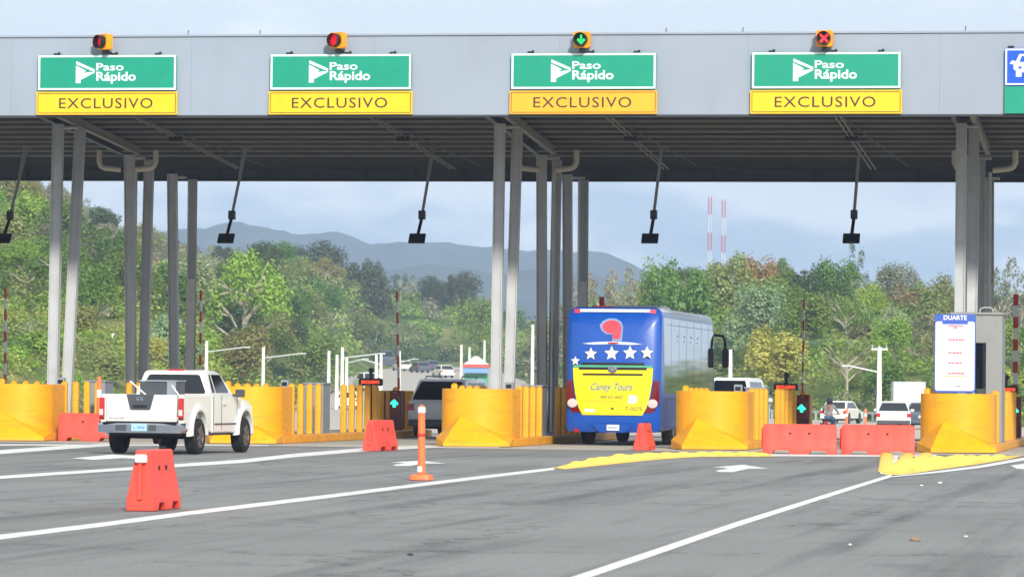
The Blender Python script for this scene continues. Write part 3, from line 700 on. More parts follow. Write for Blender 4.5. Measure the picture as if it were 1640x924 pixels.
def cabinet(x, y, w, d, h, lab, name='equipment_cabinet'):
    O = (x, y, IH + .006); t = thing(name, lab, 'cabinet', O)
    mb = MB(); mb.box((0, 0, h / 2), (w, d, h)); mb.build('housing', M['grey_box'], t, bevel=.015)
    mb = MB(); mb.box((0, -d / 2 - .012, h * .5), (w * .82, .02, h * .86)); dr = mb.build('door', M['grey_box'], t, bevel=.008)
    mb = MB(); mb.box((w * .3, -d / 2 - .04, h * .55), (.03, .03, .14)); mb.build('handle', M['black'], dr)
    mb = MB(); mb.box((0, 0, h + .02), (w + .06, d + .06, .04)); mb.build('lid', M['grey_box'], t)
for i, l in enumerate(['grey equipment cabinet on the leftmost island, left of the pickup cab', 'tall grey equipment cabinet among bollards right of the white pickup', 'grey equipment cabinet beside the columns left of the bus', 'grey equipment cabinet right of the bus, behind the bollards']):
    cabinet(NX[i] + .48, 108.6, .55, .9, 1.36, l)
    
for i, (w_, l) in enumerate([(0, 'slim grey ticket reader post behind the leftmost crash nose'), (0, 'slim grey ticket reader post behind the pickup lane island'), (1, 'slim grey ticket reader post rising behind the middle crash nose'), (1, 'short grey ticket reader post above the crash nose right of the bus')]):
    O = (NX[i] + .35, 105.2, IH + .006); t = thing('reader_post', l, 'reader post', O)
    mb = MB(); mb.box((0, 0, .62), (.12, .12, 1.24)); mb.build('post', M['grey_box'], t)
    mb = MB(); mb.box((0, -.03, 1.34), (.22, .18, .24)); hd = mb.build('head', M['grey_box'], t, bevel=.02)
    mb = MB(); mb.box((0, -.124, 1.35), (.14, .01, .10)); mb.build('screen', M['black'], hd)

def booth():
    x = PY(1582, 560, 105.6).x; O = (x, 106.0, IH + .006)
    t = thing('toll_booth', 'tall narrow grey toll booth with dark window behind the price board', 'toll booth', O)
    w, d, h = 1.36, 1.7, 3.35
    mb = MB(); x0 = -w / 2 - .25; wx0, wx1, wz0, wz1 = -.30, -.02, .9, 2.62
    x0 = -.92; x1 = .40
    mb.box(((x0 + wx0) / 2, 0, h / 2), (wx0 - x0, d, h)); mb.box(((wx1 + x1) / 2, 0, h / 2), (x1 - wx1, d, h)); mb.box(((wx0 + wx1) / 2, 0, wz0 / 2), (wx1 - wx0, d, wz0)); mb.box(((wx0 + wx1) / 2, 0, (wz1 + h) / 2), (wx1 - wx0, d, h - wz1))
    mb.build('wall', M['booth'], t)
    mb = MB(); mb.box(((wx0 + wx1) / 2, -d / 2 + .08, (wz0 + wz1) / 2), (wx1 - wx0, .02, wz1 - wz0)); wn = mb.build('window', M['glass'], t)
    mb = MB(); mb.box(((wx0 + wx1) / 2, -d / 2 + .04, wz0 + .5), (wx1 - wx0, .03, .03)); mb.box(((wx0 + wx1) / 2, -d / 2 + .05, wz0 + .25), (wx1 - wx0 - .06, .03, .5)); mb.build('frame', M['plastic_grey'], wn)
    mb = MB(); mb.box(((x0 + x1) / 2, 0, h + .035), (x1 - x0 + .10, d + .1, .07)); mb.build('roof', M['booth'], t, bevel=.02)
    mb = MB(); mb.tube([(-.2, -.6, h + .07), (-.2, -.6, h + .16), (-.1, -.6, h + .2), (.08, -.6, h + .2), (.14, -.6, h + .14), (.14, -.6, h + .07)], .02, 6); mb.build('lifting_handle', M['steel'], t)
booth()
def board():
    c = PY(1529, 630, 103.4); O = (c.x, 103.4, IH + .006); w = 1.06; z0, z1 = 1.30, 3.33
    t = thing('price_board', 'tall white and blue price board headed DUARTE in front of the grey booth', 'price board', O)
    mb = MB(); mb.prism(rp(w, z1 - z0, .07, 4, 0, (z0 + z1) / 2), lambda x, z: (x, -.03, z), lambda x, z: (x, .03, z)); pn = mb.build('panel', M['board_blue'], t)
    mb = MB(); mb.prism(rp(w - .05, z1 - z0 - .24, .06, 4, 0, (z0 + z1) / 2 - .07), lambda x, z: (x, -.036, z), lambda x, z: (x, -.031, z)); fc = mb.build('face', M['paper'], t)
    mb = MB(); flat_text(mb, 'DUARTE', -.034, w=.60, h=.12, cx=0, cz=z1 - .09, off=.03); mb.build('heading', M['paper'], t)
    mb = MB(); mb.box((0, -.0385, z1 - .225), (.66, .003, .07)); mb.build('subheading_bar', M['board_blue'], t)
    rows = [(.30, .34, 'board_red'), (.35, .12, 'board_red'), (.66, .36, 'board_red'), (1.00, .34, 'board_red'), (1.26, .34, 'board_red'), (1.53, .34, 'board_red')]
    mb = MB(); rr = random.Random(3)
    def row(mb, cx, z, w_, h_=.035):
        x = cx - w_ / 2
        while x < cx + w_ / 2:
            l = rr.uniform(.03, .08); mb.box((x + l / 2, -.0385, z), (l, .003, h_)); x += l + .014
    for dz, w_, _ in rows: row(mb, 0, z1 - dz, w_, .04)
    mb.build('red_lettering', M['board_red'], t)
    mb = MB()
    for dz in (.44, .50, .56, .80, .86, .92): row(mb, -.33, z1 - dz, .2, .02); row(mb, .34, z1 - dz, .18, .02)
    for dz in (.72, 1.08, 1.32, 1.86): row(mb, 0, z1 - dz, .2, .018)
    for dz in (1.14, 1.40, 1.68): mb.box((0, -.0385, z1 - dz), (.9, .003, .01))
    mb.build('grey_lettering', M['ink_light'], t)
    mb = MB(); row(mb, 0, z1 - 1.60, .46, .035); row(mb, .1, z1 - 1.86, .1, .02); mb.build('orange_lettering', M['board_orange'], t)
    for dx in (-.36, -.0, .36):
        mb = MB(); mb.box((dx, .05, 1.0), (.12, .06, 2.0)); mb.build('post', M['steel'], t)
board()

# ------------------------------------------------------------------ gate arms, displays, arrows
def gate(px, ytop, lab, lean, full=True):
    b = PY(px, 650, 118.6); O = (b.x, 118.6, IH + .006); zt = z_at(px, ytop, 118.6 / (math.cos(TH) + math.sin(TH) * (px - 820) / FPX)) - IH
    t = thing('gate_arm_barrier', lab, 'barrier gate', O, group='raised gate arms')
    mb = MB(); mb.box((0, .0, .58), (.36, .36, 1.16)); mb.build('housing', M['darkred'], t, bevel=.02)
    mb = MB(); mb.box((0, 0, 1.18), (.40, .40, .04)); mb.build('lid', M['darkred'], t)
    arm = MB(); n = 9; z0 = 1.25; dz = (zt - z0) / n
    for k in range(n):
        za, zb = z0 + k * dz, z0 + (k + 1) * dz; f = lambda z: (lean * (zt - z) / zt, -.1, z)
        arm.bar(f(za + .001), f(zb), .15, .05, mi=(k + 1) % 2)
    arm.build('arm', [M['white_paint'], M['red_paint']], t)
    mb = MB(); mb.tube([(0, -.2, 1.22), (0, .05, 1.22)], .09, 12); mb.build('pivot', M['signal_yellow'], t)
for px, yt, l, le in ((8, 462, 'raised red and white gate arm at the left edge of the photo', .04), (321, 465, 'raised red and white gate arm beside the right edge of the pickup lane columns', 0.02),
                  (635, 466, 'raised red and white gate arm left of the silver car', .12), (963, 476, 'raised red and white gate arm hidden behind the blue bus', 0), (1287, 480, 'raised red and white gate arm right of the bus, above the green arrow', -.04), (1626, 472, 'raised red and white gate arm at the right edge beyond the booth', 0)):
    gate(px, yt, l, le)
def display(px, py, lab, cut=0):
    c = PY(px, py, 115.0); O = (c.x, 115, IH + .006); z = c.z - IH
    t = thing('message_display', lab, 'display', O, group='red message displays over the islands')
    mb = MB(); mb.prism(rp(.70, .22, .05, 3, 0, z), lambda a, b_: (a, -.08, b_), lambda a, b_: (a, .08, b_)); mb.build('housing', M['black'], t)
    mb = MB(); flat_text(mb, 'EXCLUSIVO', -.083, w=.54, h=.095, cx=0, cz=z, off=.035); mb.build('lettering', M['led_orange'], t)
    mb = MB(); mb.tube([(0, .0, 0), (0, 0, z - .1)], .045, 8); mb.build('post', M['black'], t)
    mb = MB(); mb.tube([(0, 0, z + .1), (0, 0, z + .42)], .05, 8); mb.box((.03, -.05, z + .34), (.14, .18, .12)); mb.build('camera', M['black'], t)
display(594, 612, 'small black display with red letters on a post left of the silver car')
display(1259, 620, 'small black display with red letters on a post right of the bus')
display(1611, 624, 'small black display with red letters half hidden by the grey booth')
def arrow(px, py, lab):
    c = PY(px, py, 116.4); O = (c.x, 116.4, IH + .006); z = c.z - IH
    t = thing('arrow_signal', lab, 'signal', O, group='green arrow signals at the gates')
    mb = MB(); mb.prism(rp(.30, .50, .04, 3, 0, z - .08), lambda a, b_: (a, -.06, b_), lambda a, b_: (a, .08, b_)); mb.build('housing', M['darkred'], t)
    mb = MB(); mb.prism([(a * .72, z + b_ * .72) for a, b_ in ((-.06, -.16), (-.06, -.02), (-.17, -.04), (-.15, .04), (0, .17), (.17, .0), (.15, -.07), (.07, -.04), (.07, -.16))], lambda a, b_: (a, -.072, b_), lambda a, b_: (a, -.061, b_)); mb.build('arrow_lamp', M['led_mint'], t)
    mb = MB(); mb.tube([(0, .12, 0), (0, .12, z)], .05, 8); mb.build('post', M['steel_dark'], t)
arrow(632, 646, 'glowing green up arrow on a dark red box left of the silver car')
arrow(1284, 654, 'glowing green up arrow on a dark red box right of the bus')
arrow(1625, 658, 'glowing green up arrow by the right edge, beyond the booth')
# rear crash panels of the islands (in shade)
for i, l in ((1, 'dark amber crash panel at the far end of the island left of the silver car'), (3, 'dark amber crash panel at the far end of the island right of the bus'), (4, 'dark amber crash panel at the far end of the booth island')):
    O = (NX[i] + .3, 120.6, IH + .006); t = thing('crash_panel', l, 'crash panel', O)
    mb = MB(); mb.prism(rp(1.1, .5, .2, 4), lambda a, b_: (a, b_, 0), lambda a, b_: (a, b_, 1.2)); mb.build('shell', M['yellow_post'], t, bevel=.02)
    mb = MB()
    for s in (-.3, 0, .3): mb.box((s, -.26, .6), (.05, .03, 1.1))
    mb.build('rib', M['darkred'], t)

# ------------------------------------------------------------------ plastic road barriers
def barrier_mesh(L=1.76):
    t = thing('water_barrier', 'x', 'road barrier')
    H = .72; foot = .09
    xs = np.linspace(-L / 2, L / 2, 33)
    def sec(x):
        e = min(1, (L / 2 - abs(x)) / .10); k = .86 + .14 * min(1, e)       # rounded ends
        rib = .012 if int((x + L / 2) / (L / 4) * 2) % 2 else 0
        bot = foot if (.30 * L / 2 < abs(x) < .74 * L / 2) else 0.0
        w0 = .21 * k; w1 = .19 * k; w2 = (.105 - rib) * k; w3 = .085 * k; h = H - (.05 if e < .5 else 0)
        return [(x, -w0, bot), (x, -w0, .14), (x, -w1, .20), (x, -w2, .55), (x, -w3, h - .02), (x, -w3 * .7, h), (x, w3 * .7, h), (x, w3, h - .02), (x, w2, .55), (x, w1, .20), (x, w0, .14), (x, w0, bot)]
    mb = MB(); mb.loft([sec(x) for x in xs]); mb.build('shell', M['red_plastic'], t, bevel=.006)
    for sx in (-.13, .13):
        mb = MB(); mb.tube([(sx * L, -.128, .50), (sx * L, .128, .50)], .03, 10); mb.build('moulded_hole', M['black'], t)
    mb = MB(); mb.tube([(L * .3, 0, H - .005), (L * .3, 0, H + .035)], .05, 12); mb.build('filler_cap', M['black'], t)
    mb = MB(); mb.box((-L / 2 - .02, 0, .38), (.05, .06, .5)); mb.build('end_lug', M['red_plastic'], t, bevel=.01)
    return t
WB = barrier_mesh(); index_kids()
def place_b(o, px, py, rz, lab, sc=1.0):
    g = G(px, py); o.location = (g.x, g.y, 0.008); o.rotation_euler = (0, 0, rz); o['label'] = lab; o['group'] = 'red plastic road barriers'; o.scale = sc if isinstance(sc, tuple) else (sc, sc, sc); return o
P90 = math.pi / 2
place_b(WB, 1281, 727.5, math.radians(2), 'long red plastic barrier directly left of its twin, in front of the closed lane')
for px, py, rz, l, s in ((1406, 728.5, math.radians(2), 'long red plastic barrier right of its twin, beside the yellow striped nose', 1.0), (148, 706.5, math.radians(-1), 'red plastic barrier half hidden behind the white pickup', 1.02),
                      (609, 721.5, P90 - .08, 'red plastic barrier seen end on, between the pickup and the orange post', 1.0), (1032, 720.5, P90 + .02, 'small looking red plastic barrier seen end on, behind the bus corner', .93), (246, 816, P90 + .015, 'large red plastic barrier nearest the camera, in front of the pickup', (.76, .88, .98))):
    place_b(copy_tree(WB), px, py, rz, l, s)
for o in bpy.data.objects:
    if o.name.startswith('water_barrier') and 'nearest the camera' in o.get('label', ''):
        mb = MB(); mb.box((-.93, -.02, .62), (.08, .16, .10)); mb.build('reflector', M['white_paint'], o, bevel=.02)

def delineator():
    g = G(675, 769); t = thing('traffic_post', 'orange traffic post with bands on a square base, standing alone on the lane line', 'traffic post', (g.x, g.y, .006))
    mb = MB(); mb.prism(rp(.36, .36, .08, 3), lambda a, b_: (a, b_, 0), lambda a, b_: (a * .9, b_ * .9, .09)); mb.build('base', M['orange_plastic'], t, bevel=.01)
    mb = MB(); mb.tube([(0, 0, .09), (0, 0, .12), (0, 0, .14), (-.01, 0, 1.1), (-.01, 0, 1.16), (-.01, 0, 1.2)], [.06, .065, .062, .058, .055, .03], 16); mb.build('post', M['orange_plastic'], t, smooth=True)
    for z0, z1, m_ in ((.13, .22, 'white_paint'), (.70, .745, 'red_paint'), (1.08, 1.17, 'white_paint')):
        mb = MB(); mb.tube([(-.01, 0, z0), (-.01, 0, z1)], .0645, 16); mb.build('band', M[m_], t, smooth=True)
delineator()
def cone(px, D, z, h, lab, zg_=None):
    x, y = XY(px, D); t = thing('traffic_post', lab, 'traffic post', (x, y, z if zg_ is None else zg_))
    mb = MB(); mb.tube([(0, 0, .05), (0, 0, h * .96), (0, 0, h)], [.07, .06, .03], 12); mb.build('post', M['orange_plastic'], t, smooth=True)
    mb = MB(); mb.box((0, 0, .03), (.34, .34, .06)); mb.build('base', M['orange_plastic'], t)
    mb = MB(); mb.tube([(0, 0, h * .62), (0, 0, h * .76)], .07, 12); mb.build('band', M['white_paint'], t)
cone(161, 107.5, IH + .01, 1.5, 'orange and white traffic post on the leftmost island by the pickup')
cone(1358, 205, -.36, 1.1, 'left one of two orange posts beyond the closed lane')
cone(1388, 205, -.36, 1.1, 'right one of two orange posts beyond the closed lane, by the white car')

# ------------------------------------------------------------------ studs on the hatched noses
def inside(p, poly):
    x, y = p; c = False
    for i in range(len(poly)):
        (x0, y0), (x1, y1) = poly[i - 1], poly[i]
        if (y0 > y) != (y1 > y) and x < (x1 - x0) * (y - y0) / (y1 - y0) + x0: c = not c
    return c
def studs():
    mb = MB(); mb.loft([[(.17 * k * math.cos(a), .12 * k * math.sin(a), z) for a in np.linspace(0, 2 * math.pi, 12, endpoint=False)] for k, z in ((1, 0), (.95, .02), (.7, .04), (.3, .05))])
    proto = mb.build('road_stud', M['yellow_road'], smooth=True); first = True; r = random.Random(2)
    for poly, l in ((ZA, 'rounded yellow road stud in the hatched nose beside the bus'), (ZB, 'rounded yellow road stud in the hatched nose before the booth island')):
        g = [G(*p) for p in poly]; P = [(q.x, q.y) for q in g]
        x0, x1 = min(p[0] for p in P), max(p[0] for p in P); y0, y1 = min(p[1] for p in P), max(p[1] for p in P); n = 0
        y = y0 + .3; row = 0
        while y < y1:
            x = x0 + .2 + (row % 2) * .3
            while x < x1:
                if inside((x, y), P) and inside((x - .15, y), P) and inside((x + .15, y), P):
                    if not any(abs(x - cx) < 1.15 and y > 100.3 for cx in NX[3:5]):
                        o = proto if first else proto.copy()
                        if not first: COL.objects.link(o)
                        first = False; o.location = (x + r.uniform(-.03, .03), y + r.uniform(-.05, .05), .0085)
                        tag(o, l, 'road stud', 'yellow studs ' + ('beside the bus' if poly is ZA else 'before the booth island')); n += 1
                x += .62
            y += .85; row += 1
        print('studs', n)
studs()
for (a, b_, l) in (((1420, 727), (1419, 757), 'left one of three raised yellow bars by the red barrier'), ((1455, 728), (1443, 746), 'middle one of three raised yellow bars before the booth nose'), ((1484, 728), (1476, 735), 'shortest raised yellow bar, touching the booth nose ramp')):
    p, q = G(*a), G(*b_); d = (q - p); O = (p + q) / 2; ang = math.atan2(d.y, d.x)
    mb = MB(); L = d.length; mb.loft([[(x, .15 * math.cos(t_) * k, .012 + .055 * math.sin(t_) * k) for t_ in np.linspace(0, math.pi, 7)] for x, k in ((-L / 2, .5), (-L / 2 + .12, 1), (L / 2 - .12, 1), (L / 2, .5))])
    o = mb.build('raised_bar', M['yellow_road'], smooth=True); o.location = (O.x, O.y, 0); o.rotation_euler = (0, 0, ang); tag(o, l, 'raised bar')
# litter
for px, py, w, m_, l in ((1466, 866, .10, 'litter_brown', 'brown crumpled litter lying on the asphalt at lower right'), (1506, 774, .07, 'litter_white', 'pinkish scrap of paper on the asphalt before the booth'), (1476, 778, .05, 'litter_white', 'small white scrap just left of the pink scrap'),
                         (657, 889, .05, 'black', 'small black scrap on the asphalt at the bottom centre'), (1361, 873, .04, 'litter_white', 'white paper bit on the asphalt left of the brown litter'), (1548, 860, .04, 'litter_white', 'white paper bit on the asphalt right of the brown litter')):
    g = G(px, py); r = random.Random(px); mb = MB(); n = 7; q_ = w / .16
    top = [(w * .6 * r.uniform(.6, 1.2) * math.cos(6.28 * k / n), w * 1.6 * r.uniform(.5, 1) * math.sin(6.28 * k / n), r.uniform(.005, .05) * q_) for k in range(n)]
    mb.add(top + [(x, y, .001) for x, y, z in top] + [(0, 0, .06 * q_)], [(k, (k + 1) % n, 14) for k in range(n)] + [(k + 7, (k + 1) % n + 7, (k + 1) % n, k) for k in range(n)] + [tuple(range(13, 6, -1))])
    o = mb.build('litter', M[m_]); o.location = (g.x, g.y, .005); tag(o, l, 'litter')
# ------------------------------------------------------------------ vehicles (local: x right, y forward, rear at y=0)
def wheel(parent, x, y, r, w, side):
    """side +1: outer face towards +x"""
    tb = MB(); n = 28
    prof = [(-.5, .62), (-.5, .90), (-.42, .985), (-.2, 1.0), (.2, 1.0), (.42, .985), (.5, .90), (.5, .62)]
    tb.loft([[(x + side * a * w, y + r * b * math.cos(2 * math.pi * k / n), r + r * b * math.sin(2 * math.pi * k / n)) for k in range(n)] for a, b in prof], caps=False)
    t = tb.build('wheel', M['tyre'], parent, smooth=True)
    rb = MB(); xo = x + side * w * .40
    rb.loft([[(x + side * a * w, y + r * b * math.cos(2 * math.pi * k / n), r + r * b * math.sin(2 * math.pi * k / n)) for k in range(n)] for a, b in ((.5, .66), (.42, .62), (.20, .60), (.18, .02))], caps=False)
    for k in range(6):
        a = 2 * math.pi * k / 6 + .3; c, s = math.cos(a), math.sin(a)
        rb.bar((xo, y + r * .08 * c, r + r * .08 * s), (xo, y + r * .62 * c, r + r * .62 * s), r * .14, w * .16)
    rb.tube([(x + side * w * .2, y, r), (x + side * w * .46, y, r)], r * .15, 12)
    rb.build('rim', M['rim'], t)
    return t
def arc_profile(segs):
    """segs: list of points or ('arch', yc, zc, r) walked from rear to front along the bottom edge"""
    out = []
    for s in segs:
        if s[0] == 'arch':
            _, yc, zb, r = s; h = r
            for k in range(13):
                a = math.pi - math.pi * k / 12; out.append((yc + r * math.cos(a), zb + max(0, h * math.sin(a))))
        else: out.append(s)
    return out
def grid_patch(q, u0, u1, v0, v1, off=.004, poly=None, th=0.012):
    """a pane lying on the quad q (4 points, u along 0-1, v along 0-3), lifted outward"""
    a, b, c, d = [Vector(p) for p in q]
    n = (b - a).cross(d - a).normalized()
    P = lambda u, v: (a * (1 - u) + b * u) * (1 - v) + (d * (1 - u) + c * u) * v
    pts = poly or [(u0, v0), (u1, v0), (u1, v1), (u0, v1)]
    mb = MB(); mb.prism(pts, lambda u, v: P(u, v) + n * off, lambda u, v: P(u, v) + n * (off - th)); return mb

def pickup():
    yaw = math.radians(-3.6)
    g = G(224, 727.5); O = (g.x, g.y, .004)
    t = thing('pickup_truck', 'white extended cab pickup truck with grey cargo in its bed, seen from behind', 'pickup truck', O, yaw)
    t.scale = (1.05, 1.05, 1.05)
    W = .90
    # bed side walls and cab lower body as side profiles with wheel arches
    ra, rf = 1.10, 4.30
    bedbot = arc_profile([(.10, .55), ('arch', ra, .46, .46), (2.02, .44)])
    for s in (-1, 1):
        prof = bedbot + [(2.02, 1.235), (.10, 1.235)]
        x0, x1 = s * W, s * (W - .13)
        mb = MB(); mb.prism(prof, lambda y, z: (x0 if z < 1.1 else x0 - s * .012, y, z), lambda y, z: (x1, y, z)); mb.build('bed_side', M['car_white'], t, bevel=.035, seg=3)
    mb = MB(); mb.box((0, 1.05, .74), (1.6, 1.9, .05)); mb.box((0, 1.97, .95), (1.56, .05, .55)); mb.build('bed_floor', M['car_white'], t)
    cab = arc_profile([(2.05, .42), (3.70, .42), ('arch', rf, .44, .46), (4.98, .50)]) + [(5.14, .58), (5.16, .80), (5.06, 1.02), (4.7, 1.10), (3.85, 1.20), (3.70, 1.235), (2.05, 1.235)]
    mb = MB(); mb.prism(cab, lambda y, z: (W - .0 - (.02 if z > 1.1 else 0) - max(0, (y - 4.7)) * .18, y, z), lambda y, z: (-W + (.02 if z > 1.1 else 0) + max(0, (y - 4.7)) * .18, y, z)); mb.build('cab_body', M['car_white'], t, bevel=.055, seg=3)
    # fender flares
    for y_, r_ in ((ra, .46), (rf, .46)):
        for s in (-1, 1):
            rings = []
            for k in range(15):
                a = math.pi * (-.04 + 1.08 * k / 14); c, si = math.cos(a), math.sin(a)
                rings.append([(s * (W + ex), y_ - c * (r_ + rr), .45 + si * (r_ + rr)) for rr, ex in ((-.005, -.06), (-.005, .045), (.05, .055), (.11, .03), (.17, -.01), (.17, -.06))])
            mb = MB(); mb.loft(rings); mb.build('fender_flare', M['car_white'], t, smooth=True)
            mb = MB(); mb.prism([(y_ + .44 * math.cos(q), .45 + .44 * math.sin(q)) for q in np.linspace(0, math.pi, 13)], lambda a, b_: (s * (W - .135), a, b_), lambda a, b_: (s * (W - .15), a, b_)); mb.build('wheel_well', M['black'], t)
    # greenhouse
    lo = [(-.83, 2.08, 1.225), (.83, 2.08, 1.225), (.83, 3.78, 1.225), (-.83, 3.78, 1.225)]
    hi = [(-.68, 2.22, 1.70), (.68, 2.22, 1.70), (.68, 3.16, 1.70), (-.68, 3.16, 1.70)]
    top = [(-.60, 2.34, 1.745), (.60, 2.34, 1.745), (.60, 3.02, 1.745), (-.60, 3.02, 1.745)]
    mb = MB(); mb.loft([lo, hi, top]); mb.build('cab_roof', M['car_white'], t, bevel=.05, seg=3)
    def pane(q, poly, name='window', m_='glass'):
        return grid_patch(q, 0, 0, 0, 0, poly=poly, off=.006).build(name, M[m_], t, bevel=.0)
    rearq = [lo[0], lo[1], hi[1], hi[0]]
    rw = pane(rearq, [(.07, .06), (.93, .06), (.945, .15), (.90, .86), (.87, .90), (.13, .90), (.10, .86), (.055, .15)], 'rear_window')
    for s, q in ((1, [lo[1], lo[2], hi[2], hi[1]]), (-1, [lo[3], lo[0], hi[0], hi[3]])):
        f = (lambda u: u) if s > 0 else (lambda u: 1 - u)
        pane(q, [(f(.10), .10), (f(.22), .10), (f(.22), .90), (f(.15), .90)], 'side_window')
        pane(q, [(f(.27), .10), (f(.80), .10), (f(.84), .22), (f(.90), .90), (f(.30), .90)], 'side_window')
        mb = MB(); x = s * (W + .003)
        for y0 in (2.12, 2.68, 3.78): mb.box((x - s * .002, y0, .86), (.006, .012, .72))
        mb.box((x, 3.0, .62), (.01, 1.6, .03)); mb.build('door_seam', M['plastic_grey'], t)
        mb = MB(); mb.box((s * (W + .02), 2.86, 1.05), (.03, .18, .035)); mb.build('door_handle', M['car_white'], t, bevel=.01)
        mb = MB(); mb.box((s * (W + .13), 3.55, 1.27), (.20, .10, .17)); mb.bar((s * (W - .05), 3.55, 1.22), (s * (W + .08), 3.55, 1.24), .05); mb.build('mirror', M['plastic_grey'], t, bevel=.03)
        mb = MB(); mb.prism([(.075, .70), (.075, 1.16), (.02, 1.16), (.0, .75)], lambda y, z: (s * (W + .012), y + .02, z), lambda y, z: (s * (W - .10), y + .02, z)); tl = mb.build('tail_light', M['light_red'], t, bevel=.02)
        mb = MB(); mb.box((s * (W - .045), .018, .86), (.08, .012, .12)); mb.build('reverse_lamp', M['light_clear'], tl)
    wp = pane([lo[2], lo[3], hi[3], hi[2]], [(.05, .08), (.95, .08), (.92, .9), (.08, .9)], 'windscreen')
    # tailgate
    mb = MB(); mb.box((0, .095, .945), (1.52, .09, .56)); tg = mb.build('tailgate', M['car_white'], t, bevel=.02)
    mb = MB(); mb.prism([(-.30, 1.23), (.30, 1.23), (.22, .93), (.20, .91), (-.20, .91), (-.22, .93)], lambda x, z: (x - .02, .03, z), lambda x, z: (x - .02, .06, z)); hp = mb.build('handle_panel', M['plastic_grey'], tg, bevel=.012)
    mb = MB(); mb.box((-.02, .022, .985), (.30, .02, .05)); mb.build('handle', M['black'], hp)
    mb = MB(); n = 20; mb.loft([[(-.02 + r * math.cos(2 * math.pi * k / n), y, 1.12 + .8 * r * math.sin(2 * math.pi * k / n)) for k in range(n)] for r, y in ((.075, .028), (.075, .012), (.055, .010), (.05, .02))], caps=False); mb.box((-.02, .015, 1.12), (.15, .012, .03)); mb.build('badge', M['chrome'], hp)
    mb = MB(); flat_text(mb, 'FRONTIER', .046, w=.34, h=.035, cx=-.52, cz=.735, off=.03); mb.build('lettering', M['plastic_grey'], tg)
    mb = MB(); mb.box((0, .047, .715), (1.5, .006, .02)); mb.build('crease', M['car_white'], tg)
    # bumper
    prof = [(-.93, .16), (-.90, -.06), (-.5, -.12), (-.2, -.125), (.2, -.125), (.5, -.12), (.90, -.06), (.93, .16)]
    rings = [[(x, y, .44), (x, y, .475), (x, y - .0, .60), (x * .985, y + .04, .645), (x * .9, .22, .645), (x * .9, .22, .44)] for x, y in prof]
    mb = MB(); mb.loft(rings); bp = mb.build('rear_bumper', M['chrome'], t, smooth=True)
    mb = MB(); mb.box((0, 0.0, .652), (1.6, .18, .014)); mb.build('step_pad', M['black'], bp)
    for bx, bw in ((-.38, .22), (.30, .16)):
        mb = MB(); mb.box((bx, -.128, .545), (bw, .012, .12)); mb.build('bumper_insert', M['plastic_grey'], bp)
    mb = MB(); mb.box((.02, -.134, .555), (.33, .012, .15)); pl = mb.build('number_plate', M['plate'], t)
    mb = MB(); flat_text(mb, 'L 2906', -.1415, w=.24, h=.06, cx=.02, cz=.55, off=.02); mb.build('lettering', M['script_blue'], pl)
    mb = MB(); mb.box((0, 2.33, 1.742), (.36, .05, .045)); mb.build('high_brake_light', M['light_red'], t, bevel=.008)
    # underbody
    mb = MB(); mb.box((0, 2.6, .46), (1.5, 4.6, .16)); mb.box((0, .75, .50), (1.3, 1.0, .16)); mb.tube([(-.7, ra, .37), (.7, ra, .37)], .06, 8); mb.tube([(-.05, ra, .36), (.05, ra, .36)], .16, 12); mb.build('chassis', M['black'], t)
    for y_ in (ra, rf):
        for s in (-1, 1): wheel(t, s * (W - .08), y_, .372, .25, s)
    # cargo in the bed
    c = thing('cargo_box', 'grey box standing in the bed of the white pickup', 'box', (0, 0, 0))
    mw = Matrix.Translation(O) @ Matrix.Rotation(yaw, 4, 'Z') @ Matrix.Scale(1.05, 4)
    c.location = mw @ Vector((.02, 1.35, .77)); c.rotation_euler = (0, 0, yaw)
    mb = MB(); mb.box((0, 0, .38), (.86, .55, .76)); mb.build('body', M['plastic_grey'], c, bevel=.015)
    mb = MB(); mb.box((.30, -.01, .39), (.20, .56, .75)); mb.build('side_panel', M['grey_box'], c)
    mb = MB(); mb.box((0, 0, .78), (.9, .6, .03)); mb.build('lid', M['grey_box'], c)
    for (a, b_, l) in (((-.42, .55, 1.50), (-.02, .50, 1.19), 'pale pole leaning left in the bed of the pickup'), ((.46, .65, 1.42), (.64, .6, 1.2), 'short pale pole leaning right in the bed of the pickup')):
        A, B = Vector(a), Vector(b_); B2 = B + (B - A).normalized() * .42; B2.z = max(B2.z, .8)
        mb = MB(); mb.tube([A, B2], .016, 8); o = mb.build('wooden_pole', M['litter_white'], smooth=True); o.matrix_world = mw; tag(o, l, 'pole')
pickup()

